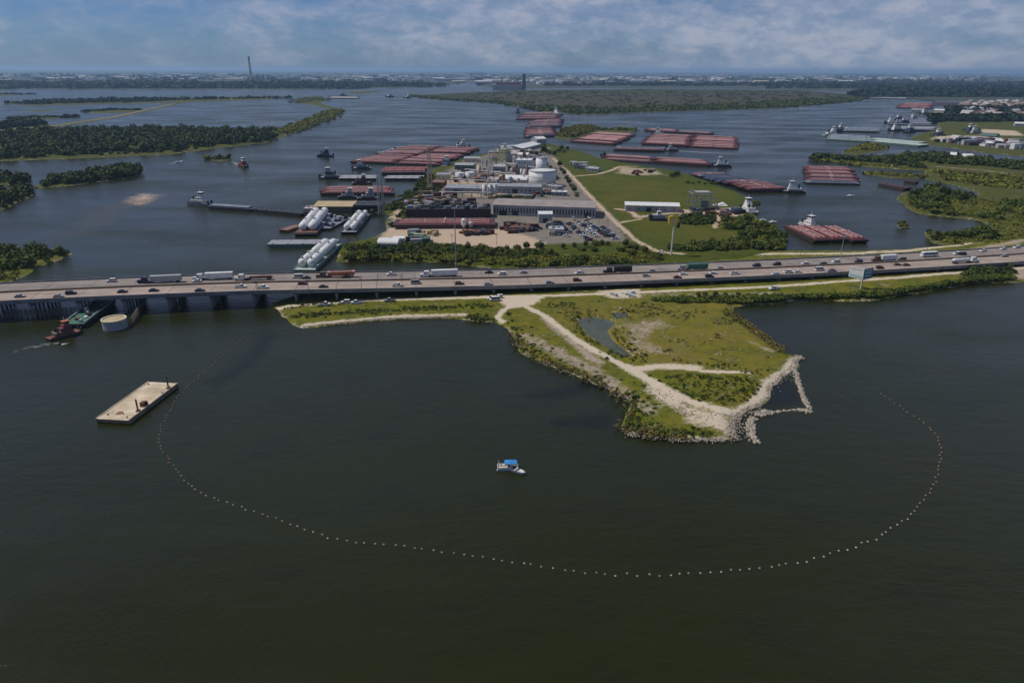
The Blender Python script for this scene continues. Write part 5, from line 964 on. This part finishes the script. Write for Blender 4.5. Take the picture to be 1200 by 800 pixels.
# signs
p = G(786.5, 299, 1.8); t = thing('pole_sign', 'yellow sign cabinet on a tall white pole beside the diagonal road', 'sign', p, math.radians(12))
obj('pole', MB().tube((0, 0, -1), (0, 0, 24), .55, .45, 10), M['white'], t)
sg1 = obj('sign_cabinet', MB().loft([[(x, y, z) for x, z in ((-3.8, 22), (2.2, 20.5), (3.4, 24), (-1.2, 27.4), (-4.2, 27))] for y in (-.6, .6)]), M['yellow'], t)
obj('pale_panel', MB().loft([[(x, y, z) for x, z in ((-2.6, 23), (.6, 22.2), (.9, 24.2), (-2.2, 25.4))] for y in (-.7, -.62)]), M['cream'], sg1)
obj('lower_cabinet', MB().box(3.1, 0, 18.9, 2.2, 1.2, 3.4, tx=.9), M['dark'], t)
p = G(1008.5, 338.5, 1.3); t = thing('billboard', 'double sided billboard with white and teal faces on one post by the reed bank', 'billboard', p, 0)
obj('post', MB().tube((0, 0, -1), (0, 0, 8), .45, n=10), M['cream'], t)
for k, (rz, m) in enumerate(((math.radians(-52), 'white'), (math.radians(28), 'teal'))):
    ln = 8.4 if k == 0 else 8.0; cx = -2.6 if k == 0 else 3.55
    f = obj('face', MB().box(0, 0, 0, ln, .25, 6.2), M[m], t); f.location = (cx, 3.2 if k == 0 else 1.75, 5.8); f.rotation_euler = (0, 0, rz)
    if k == 0:
        obj('picture', MB().box(0, -.16, .5, ln*.86, .04, 1.4), mat('pale_teal_print', (.35,.55,.55), None, .6, .5), f); obj('band', MB().box(0, -.16, 4.9, ln*.86, .04, .6), mat('grey_print', (.45,.50,.52), None, .6, .5), f)
    else:
        for q, (zz, wl) in enumerate(((4.7, .72), (3.2, .82), (1.4, .6))): obj('text_line', MB().box(-.1, -.16, zz, ln*wl, .04, .7), M['white'], f)
    obj('truss', MB().box(0, .4, -.3, ln, .5, .25).box(-ln*.3, .3, 0, .2, .3, 6).box(ln*.3, .3, 0, .2, .3, 6), M['grey'], f)
obj('catwalk', MB().box(0, -.5, 5.5, 5, .7, .12), M['grey'], t)

# ------------------------------------------------------------------ vehicles
def car_proto(kind):
    t = thing('car', 'x', 'car')
    Ln, Wd, H1, H2 = {'sedan': (4.8, 1.85, .85, 1.45), 'suv': (4.9, 2.0, 1.05, 1.85), 'pickup': (5.8, 2.05, 1.1, 1.9), 'van': (5.6, 2.05, 1.15, 2.2)}[kind]
    a = Ln/2
    obj('body', MB().loft([[(x, -Wd/2*k, .3), (x, Wd/2*k, .3), (x, Wd/2*k, z), (x, -Wd/2*k, z)] for x, k, z in ((-a, .9, H1*.85), (-a+.25, 1, H1), (a-1.2, 1, H1), (a-.2, .95, H1*.85), (a, .85, H1*.7))]), M['cwhite'], t)
    x0, x1 = {'sedan': (-a*.72, a*.42), 'suv': (-a*.94, a*.45), 'pickup': (-a*.12, a*.52), 'van': (-a*.96, a*.72)}[kind]
    g = .55 if kind != 'van' else .4; gb = .45 if kind == 'sedan' else .12
    obj('windows', MB().loft([[(x0, -Wd*.46, H1), (x0, Wd*.46, H1), (x0+gb, Wd*.40, H2-.06), (x0+gb, -Wd*.40, H2-.06)], [(x1, -Wd*.46, H1), (x1, Wd*.46, H1), (x1-g, Wd*.40, H2-.06), (x1-g, -Wd*.40, H2-.06)]]), M['glass'], t)
    obj('roof', MB().box((x0+gb+x1-g)/2, 0, H2-.07, x1-g-x0-gb+.1, Wd*.82, .09, tx=.95, ty=.95), M['cwhite'], t)
    if kind == 'pickup': obj('bed', MB().box((-a+.2+x0)/2, 0, H1+.01, x0+a-.3, Wd*.8, .03), M['dark'], t)
    for x in (-a*.62, a*.62):
        for y in (-1, 1): obj('wheel', MB().tube((x, y*(Wd/2-.2), .34), (x, y*(Wd/2+.02), .34), .34, n=10), M['black'], t)
    return t
CP = {k: car_proto(k) for k in ('sedan', 'suv', 'pickup', 'van')}
CC = {'white': 'cwhite', 'black': 'cblack', 'silver': 'silver', 'maroon': 'maroon', 'brown': 'brown', 'blue': 'cblue', 'grey': 'grey'}
def car(kind, colr, loc, rz, where, group):
    m = M[CC[colr]]; dup(CP[kind], loc, rz, '%s %s %s' % (colr, {'suv': 'sport utility car', 'van': 'van', 'pickup': 'pickup truck', 'sedan': 'sedan'}[kind], where), group, 'van' if kind == 'van' else ('truck' if kind == 'pickup' else 'car'), {'body': m, 'roof': m}, 1.06).name = {'suv': 'car', 'sedan': 'car', 'van': 'van', 'pickup': 'pickup_truck'}[kind]
def onroad(px, py):
    z = 6.
    for _ in range(5): p = G(px, py, z); z = cz(p.x)
    off = (p.y-hy(p.x))*math.cos(hd(p.x)); off = max(-15.6, min(15.6, off))
    if abs(off) < 2.8: off = 2.8 if off > 0 else -2.8
    x = p.x+math.sin(hd(p.x))*0; q = hpt(x, off, .01); return Vector(q), hd(x), off
where = ('on the highway carriageway next to the grassy point', 'on the highway carriageway next to the industrial yard')
for (x, y, k, c) in [(136,330,'suv','white'),(233,330,'sedan','white'),(352,325.5,'van','white'),(361,326.5,'sedan','black'),(462,322.5,'pickup','white'),(576,320,'sedan','black'),(590,322,'suv','white'),(616,320,'sedan','silver'),(680,321,'pickup','white'),(888,312,'suv','black'),(912,310.5,'suv','black'),(945,309.5,'sedan','white'),(967,310.5,'sedan','black'),(981,307.5,'suv','white'),(1007,307.5,'suv','black'),(1130,298.5,'suv','black'),(1124,298,'suv','white'),(1156,294.5,'sedan','white'),(1180,292,'sedan','white'),(1196,290.5,'suv','white'),(1058,305,'suv','black'),(845,316,'sedan','grey'),(407,325.5,'sedan','black'),(765,319,'sedan','grey'),
 (18,348.5,'sedan','grey'),(62,348.5,'sedan','silver'),(79,345,'suv','black'),(139,343,'sedan','black'),(176,341.5,'sedan','black'),(229,341.5,'sedan','black'),(279,337,'pickup','white'),(304,338,'pickup','white'),(353,333.5,'suv','maroon'),(375,337,'sedan','black'),(462,335.5,'pickup','white'),(485,332.5,'van','silver'),(535,333.5,'suv','brown'),(673,329.5,'suv','maroon'),(755,324,'sedan','silver'),(790,326,'sedan','maroon'),(799,322,'sedan','white'),(827,325,'suv','black'),(834,321,'sedan','white'),(858,321.5,'pickup','white'),(920,320,'pickup','white'),(931,319.5,'sedan','white'),(957,317,'van','white'),(970,318.5,'pickup','grey'),(1027,315,'suv','maroon'),(1049,311,'sedan','brown'),(1059,311.5,'sedan','maroon'),(1176,301,'sedan','silver'),(640,332,'sedan','grey'),(568,334,'sedan','silver')]:
    p, a, off = onroad(x, y); car(k, c, p, a+(math.pi if off > 0 else 0), where[1 if off > 0 else 0], 'cars on the highway')
def ground_cars(lst, wh, group, rz=0., z=1.5):
    for (x, y, k, c) in lst: car(k, c, G(x, y, z), rz+random.choice((0, math.pi)), wh, group)
ground_cars([(381,357.5,'pickup','white'),(405,355,'suv','white'),(418,355.5,'pickup','white'),(457,353,'pickup','silver')], 'parked on the dirt road beneath the bridge', 'cars parked beneath the bridge', .12, 1.45)
ground_cars([(577,350.5,'pickup','white'),(584,349,'suv','white'),(580,352,'van','white')], 'parked at the sandy junction above the point', 'cars at the sandy junction', .2, 1.45)
ground_cars([(907,339,'pickup','white')], 'parked by the bushes on the dirt road', 'car on the dirt road', .2, 1.45); ground_cars([(776,296,'sedan','white')], 'driving down the diagonal road beside the field', 'car on the diagonal road', 2.3, 2)
# parking lot rows
lot = [((666,262),(692,283),12),((678,260),(703,280),13),((687,259),(712,278),13),((706,266),(722,281),10),((652,259),(668,274),7)]
i = 0
for (s0, s1, n) in lot:
    a, b = G(*s0, 2.15), G(*s1, 2.15)
    for k in range(n):
        if random.random() < .16: continue
        c = random.choice(('white', 'white', 'black', 'black', 'silver', 'grey', 'blue', 'maroon')); kd = random.choice(('sedan', 'suv', 'pickup', 'suv'))
        car(kd, c, a+(b-a)*((k+.5)/n), random.choice((.1, 3.24)), 'parked in the plant parking lot', 'cars in the parking lot')
for (x, y) in ((655,275),(664,277),(690,255.5),(672,257),(632,268),(622,270)):
    car('pickup', random.choice(('white', 'black', 'grey')), G(x, y, 2.15), random.random()*3, 'parked near the yard office', 'trucks near the yard office')
for v in CP.values(): drop(v)
def semi(px, py, cab, trail, kind, label, Lt=14.6):
    p, a, off = onroad(px, py); t = thing('semi_truck', label, 'truck', p, a+(math.pi if off > 0 else 0), 'heavy trucks on the highway')
    fx = Lt/2+1.4
    obj('cab', MB().box(fx+1.6, 0, .7, 3.2, 2.45, 2.9, tx=.86, ox=-.2), M[cab], t); obj('hood', MB().box(fx+4.3, 0, .7, 2.4, 2.2, 1.3, tx=.9, ty=.85, ox=-.1), M[cab], t); obj('windshield', MB().box(fx+2.95, 0, 2.1, .4, 2.1, .95, tx=.5, ox=-.15), M['glass'], t); obj('side_window', MB().box(fx+2.2, 0, 2.2, 1.0, 2.5, .7), M['glass'], t)
    obj('chassis', MB().box(fx-.6, 0, .6, 6, 1.1, .3), M['dark'], t)
    for y in (-1.0, 1.0): obj('exhaust', MB().tube((fx-.1, y, .9), (fx-.1, y, 4.0), .1, n=5), M['tin'], t)
    for x in (fx+4.2, fx-.6, fx-1.9, -Lt/2+1.4, -Lt/2+2.7):
        for y in (-1, 1): obj('wheel', MB().tube((x, y*.8, .5), (x, y*1.27, .5), .5, n=12), M['black'], t)
    if kind == 'box':
        tr = obj('trailer', MB().box(0, 0, 1.1, Lt, 2.55, 2.95), M[trail], t); obj('rail', MB().box(0, 0, .95, Lt, 2.5, .16), M['grey'], tr); obj('rear_door', MB().box(-Lt/2-.04, 0, 1.2, .06, 2.4, 2.7), M['lgrey'], tr)
        obj('side_skirt', MB().box(-.5, 0, .45, Lt*.45, 2.4, .5), M['grey'], tr)
    elif kind == 'flat': obj('trailer', MB().box(0, 0, 1.1, Lt, 2.5, .3), M['dark'], t); obj('load', MB().box(-.4, 0, 1.4, Lt*.85, 2.2, .7), M[trail], t)
    elif kind == 'dump': obj('trailer', MB().box(0, 0, 1.1, Lt, 2.5, 2.4, tx=1.04, ty=1.04), M[trail], t); obj('load', MB().box(0, 0, 3.4, Lt*.96, 2.2, .25, tx=.8, ty=.6), M['rust'], t); obj('rail', MB().box(0, 0, 3.35, Lt*1.05, 2.66, .18), M['pinkpipe'], t)
    else:
        smooth(obj('tank', MB().capsule((-Lt/2+1, 0, 2.2), (Lt/2-1, 0, 2.2), 1.2, 14), M[trail], t)); obj('chassis_rail', MB().box(0, 0, .8, Lt, 1.2, .3), M['dark'], t); obj('walkway', MB().box(0, 0, 3.36, Lt*.6, .6, .1), M['grey'], t)
    return t
semi(198, 330.5, 'navy', 'lgrey', 'box', 'navy semi truck hauling a light grey box trailer on the bridge', 16.2); semi(261, 327, 'cwhite', 'white', 'box', 'white semi truck with white box trailer on the bridge behind the navy one', 15)
semi(307, 327.5, 'cwhite', 'darkred', 'flat', 'white semi truck with a low dark flatbed load on the bridge', 14); semi(403, 324.5, 'brown', 'orange', 'dump', 'rusty orange dump trailer truck on the bridge', 15); semi(523, 323.5, 'cwhite', 'white', 'box', 'white semi truck passing the very tall high mast light', 15.5)
semi(731, 320.5, 'cblack', 'black', 'box', 'black semi truck with black box trailer', 11); semi(818, 316.5, 'silver', 'green', 'box', 'dark green box trailer pulled by a silver cab', 13); semi(1042, 305.5, 'brown', 'white', 'box', 'white box trailer pulled by a brown cab beside the billboard', 11); semi(1122, 308.5, 'cwhite', 'white', 'tank', 'white tanker truck by the bushes at the highway bend', 13)
p, a, off = onroad(1091, 300.5); t = thing('coach', 'white motor coach with dark windows by the highway bend', 'bus', p, a+math.pi)
obj('body', MB().loft([[(x, -1.25*k, .4), (x, 1.25*k, .4), (x, 1.25*k, z), (x, -1.25*k, z)] for x, k, z in ((-6, .97, 3.2), (-5.7, 1, 3.45), (5.2, 1, 3.45), (5.9, .95, 3.0), (6.1, .9, 1.6))]), M['cwhite'], t); obj('window_band', MB().box(-.2, 0, 1.9, 10.6, 2.54, .9), M['glass'], t); obj('windshield', MB().box(5.85, 0, 1.7, .35, 2.2, 1.2, tx=.6), M['glass'], t)
for x in (-3.6, 3.8):
    for y in (-1, 1): obj('wheel', MB().tube((x, y*.9, .5), (x, y*1.28, .5), .5, n=12), M['black'], t)
p, a, off = onroad(905, 322); t = thing('utility_trailer', 'white utility trailer towed behind a white pickup on the highway', 'trailer', p, a); obj('bed', MB().box(0, 0, .6, 6, 2.2, .25), M['white'], t); obj('load', MB().box(-.4, 0, .85, 4.2, 1.8, .6), M['lgrey'], t); obj('drawbar', MB().tube((3, 0, .65), (5, 0, .6), .1, n=5), M['dark'], t)
for y in (-1, 1): obj('wheel', MB().tube((-.5, y*1.0, .36), (-.5, y*1.22, .36), .36, n=10), M['black'], t)

# ------------------------------------------------------------------ yard clutter
def container_proto():
    t = thing('shipping_container', 'x', 'container'); obj('body', MB().box(0, 0, .1, 6.1, 2.44, 2.5), M['rust'], t)
    rb_ = MB()
    for k in range(9): rb_.box(-2.7+k*.675, -1.25, .25, .25, .08, 2.2).box(-2.7+k*.675, 1.25, .25, .25, .08, 2.2)
    obj('ribs', rb_, M['rust'], t); obj('door', MB().box(3.08, 0, .2, .06, 2.2, 2.25), M['grey'], t); return t
CT = container_proto()
def clutter(poly, n, label, group, cols, seed, zz=1.9, sc=(.8, 1.3)):
    nm, ct = ('process_unit', 'unit') if 'unit' in label else (('crate', 'crate') if 'crate' in label else ('shipping_container', 'container'))
    for k, q in enumerate(scat(poly, n, zz, 2, seed)):
        m = M[cols[k % len(cols)]]; s = random.uniform(*sc); dup(CT, q, random.choice((.1, .15, 1.65, 1.7, random.random()*3)), label, group, ct, {'body': m, 'ribs': m}, (s*random.uniform(.6, 1.5), s, s*random.uniform(.7, 1.2))).name = nm
clutter([(540,277),(580,276),(580,272),(540,272)], 22, 'rusty container in the scrap rows on the dirt yard', 'scrap row containers', ('rust','dark','darkred'), 70)
clutter([(592,262),(630,264),(632,272),(600,275),(585,270)], 34, 'rusty container among the scrap beside the yard office', 'scrap near the office', ('rust','dark','wood','darkred'), 71)
clutter([(480,272),(515,272),(512,286),(478,287)], 26, 'mixed container in the overgrown scrap corner by the arched shed', 'scrap corner containers', ('green','wood','dark','tan','lgrey'), 72)
clutter([(520,204),(600,196),(632,212),(600,212),(560,214),(525,214)], 110, 'assorted box unit packed between the plant buildings', 'plant units', ('lgrey','pinkwall','rust','grey','dark','bluegrey','brick','cream','wood','dark'), 73, sc=(.8, 1.8))
clutter([(560,233),(630,232),(650,228),(640,222),(625,229),(570,230)], 26, 'box unit on the paved strip behind the ribbed warehouse', 'units behind the warehouse', ('dark','grey','tan','lgrey','rust'), 74)
clutter([(470,240),(500,224),(520,230),(575,240),(500,244)], 60, 'container in the jumbled yard behind the black hull', 'jumbled yard containers', ('dark','grey','wood','rust','wood','dark','darkred'), 75, sc=(1, 1.8))
clutter([(835,248),(872,246),(872,252),(840,252)], 16, 'container at the waterfront beside the hauled out towboat', 'waterfront containers', ('navy','rust','dark','blue'), 76)
clutter([(806,247),(836,246.5),(836,248),(806,249)], 14, 'dark container under the steel gantry', 'containers under the gantry', ('dark','navy','greenhull'), 77)
clutter([(735,199),(770,200),(772,206),(740,206)], 10, 'rusty container on the sandy patch by the moored barges', 'sand patch containers', ('rust','brick','dark'), 78)
clutter([(660,190),(690,192),(700,199),(675,199)], 16, 'small box unit in the field corner beside the little houses', 'field corner units', ('lgrey','grey','white','dark'), 79)
clutter([(570,180),(625,176),(640,184),(620,192),(575,188)], 60, 'box unit at the far waterfront of the plant', 'waterfront plant units', ('lgrey','dark','grey','white','pinkwall'), 80, sc=(1, 1.8))
clutter([(800,251),(845,249),(868,251),(850,255)], 8, 'rust brown container on the sandy lot', 'sandy lot containers', ('rust','brown'), 81)
clutter([(640,263),(652,262),(654,270),(640,271)], 10, 'dark box unit between the white shed and the yard office', 'units near the white shed', ('dark','grey','wood'), 82)
clutter([(1092,166),(1150,172),(1200,176),(1200,170),(1140,163)], 110, 'box unit on the sandy shipyard point', 'shipyard units', ('lgrey','white','dark','bluegrey','rust'), 83, sc=(1.6, 3.2))
clutter([(700,345),(745,342),(750,349),(715,349)], 7, 'pale crate at the roadside above the point', 'roadside crates', ('white','palegreen','lgrey'), 84, 1.4, (.3, .6))
drop(CT)
# shipyard and town on the right bank
building(1148, 165, 1165, 166, 40, 9, 'dark green roofed shipyard hall', 'greenhull', 'greenhull', 'gable', 4, 6, (2, 2))
for (x, y, L_, lab) in ((1160,172,10,'white shipyard shed at the water edge'), (1170,170,9,'pale shipyard shed beside the white one'), (1188,171,10,'pinkish shipyard shed beyond the pale one'), (1116,186.5,7,'cream cottage on the arm of land'), (1134,188.5,12,'longer cream house on the arm of land'), (1196,148,14,'white roofed hall at the field edge'), (1177,136,14,'grey roofed hall in the row behind the shipyard'), (1188,138,12,'white hall in the row behind the shipyard'), (1100,131.5,12,'cream shed on the wharf beyond the shipyard'), (1076,131,16,'pale long shed on the far wharf')):
    building(x-L_/2, y, x+L_/2, y+.4, 16, 6, lab, 'lgrey', 'white' if 'white' in lab or 'cream' in lab else 'lgrey', 'gable', 3, 3, (1.6, 1.6))
def house_proto():
    t = thing('house', 'x', 'house'); obj('wall', MB().box(0, 0, -.3, 17, 11, 4.6), M['cream'], t); obj('roof', MB().loft([[(x, -6.2, 4.2), (x, 0, 7.8), (x, 6.2, 4.2)] for x in (-9, 9)]), M['brick'], t)
    wm = obj('window', MB().box(-4, -5.55, 1.4, 2, .15, 1.5), M['glass'], t); obj('window', MB().box(4, -5.55, 1.4, 2, .15, 1.5), M['glass'], t); obj('door', MB().box(0, -5.56, 0, 1.4, .15, 2.4), M['dark'], t); return t
HP = house_proto(); r = random.Random(5)
for k in range(110):
    x, y = r.uniform(1128, 1215), r.uniform(119.5, 135.5)
    if 126.5 < y < 132 and r.random() < .8: continue
    lo_, sz = ('in the town beyond the far tree belt', 1) if y < 127 else ('in the row between the tree belts behind the shipyard', 1)
    cw = r.choice(('pinkish', 'white', 'brown')); dup(HP, G(x, y, 2), r.random()*3, '%s roofed house %s' % (cw, lo_), 'town houses', None, {'roof': M[{'pinkish': 'pinkwall', 'white': 'lgrey', 'brown': 'brick'}[cw]]}, r.uniform(1.0, 1.7))
drop(HP)
# far industry: tanks, halls, stacks, monument
tm = MB().rev(0, 0, [(1, 0), (1, .9), (1.01, .95), (.5, 1.02), (.02, 1.06)], 20).mesh('storage_tank'); tm.materials.append(M['white'])
clusters = [(355,495,91.0,95.2,80,'in the long white tank farm behind the far forest'), (700,860,90.5,94.8,70,'in the far tank farm beyond the marsh island'), (900,1085,91,93.8,46,'in the far tank farm above the shipyard'), (1085,1240,88,91,20,'in the faint tank farm at the far horizon'), (560,700,90,97,36,'scattered through the far refinery'), (60,350,90,93.8,34,'in the hazy industry behind the monument'), (610,700,98,100,8,'at the near edge of the far refinery')]
for (x0, x1, y0, y1, n, wh) in clusters:
    for k in range(n):
        p = G(random.uniform(x0, x1), random.uniform(y0, y1), 2); rr = random.uniform(24, 46); o = obj('storage_tank', tm, None); o.location = p; o.scale = (rr, rr, random.uniform(14, 24)); tag(o, 'white storage tank '+wh, 'tank', 'far storage tanks')
        if random.random() < .25: remat(o, M[random.choice(('cream', 'lgrey', 'bluegrey'))])
hmesh = MB().box(0, 0, 0, 1, 1, .8).loft([[(x, -.52, .8), (x, 0, 1.05), (x, .52, .8)] for x in (-.52, .52)]).mesh('hall'); hmesh.materials.append(M['lgrey'])
for k in range(280):
    x = random.choice((random.uniform(-20, 1220), random.uniform(480, 1150))); y = random.uniform(88.5, 97.5) if 520 < x < 1000 else random.uniform(87.5, 94.5)
    p = G(x, y, 2); o = obj('industrial_hall', hmesh, None); o.location = p; o.scale = (random.uniform(50, 190), random.uniform(30, 80), random.uniform(10, 26)); c = random.choice(('lgrey', 'white', 'bluegrey', 'cream', 'pinkwall'))
    remat(o, M[c]); tag(o, '%s hall in the hazy industry at the horizon' % {'lgrey': 'light grey', 'white': 'white', 'bluegrey': 'blue grey', 'cream': 'cream', 'pinkwall': 'pinkish'}[c], 'hall', 'far industrial halls')
stm = MB().rev(0, 0, [(1, 0), (.6, 1)], 10).mesh('stack'); stm.materials.append(M['bluegrey'])
for k in range(70):
    x = random.choice((random.uniform(560, 720), random.uniform(500, 900), random.uniform(880, 1120), random.uniform(60, 90))); p = G(x, random.uniform(89, 95), 2); o = obj('refinery_stack', stm, None); o.location = p; o.scale = (4.5, 4.5, random.uniform(45, 85)); tag(o, 'thin smokestack in the hazy refinery at the horizon', 'smokestack', 'far smokestacks')
p = G(295, 96.5, 2); t = thing('monument_tower', 'tall tapering stone monument rising from the far forest', 'monument', (p.x, p.y, 2)); hM = 232.
for nm, prof, m in (('base', [(26, 0), (26, 10), (18, 12), (18, 22)], 'stone'), ('shaft', [(13.5, 22), (9.2, hM-28), (11, hM-25), (11, hM-18), (8.6, hM-18), (8.6, hM-8)], 'stone'), ('star', [(8.4, hM-8), (9, hM-4), (2, hM)], 'stone')): obj(nm, MB().rev(0, 0, prof, 8), M[m], t)
p = G(614, 104.5, 2); t = thing('power_plant', 'far brick red plant block with a tall dark tower by the ship channel', 'plant', (p.x, p.y, 2)); k_ = G(577, 104.5, 2)
obj('hall', MB().box((k_.x-p.x)/2, 60, 0, p.x-k_.x, 90, 26), M['pinkwall'], t); obj('roof', MB().box((k_.x-p.x)/2, 60, 26, (p.x-k_.x)*.8, 70, 14), M['redox'], t); obj('tower', MB().box(0, 0, 0, 22, 22, 92), M['dark'], t)
for xx in (-150, -60): obj('chimney', MB().rev(xx, 60, [(4, 40), (3, 75)], 10), M['grey'], t)

# ------------------------------------------------------------------ haze
hz = MB(); hz.box(0, 22000, -2.5, 110000, 60000, 190.)
hm = bpy.data.materials.new('haze_air'); hm.use_nodes = True; t = hm.node_tree; t.nodes.remove(t.nodes['Principled BSDF'])
pv = t.nodes.new('ShaderNodeVolumePrincipled'); pv.inputs['Color'].default_value = (.45,.70,1,1); pv.inputs['Density'].default_value = 4.6e-5; pv.inputs['Anisotropy'].default_value = .2
t.links.new(pv.outputs[0], t.nodes['Material Output'].inputs['Volume'])
obj('haze', hz, hm, kind='stuff')
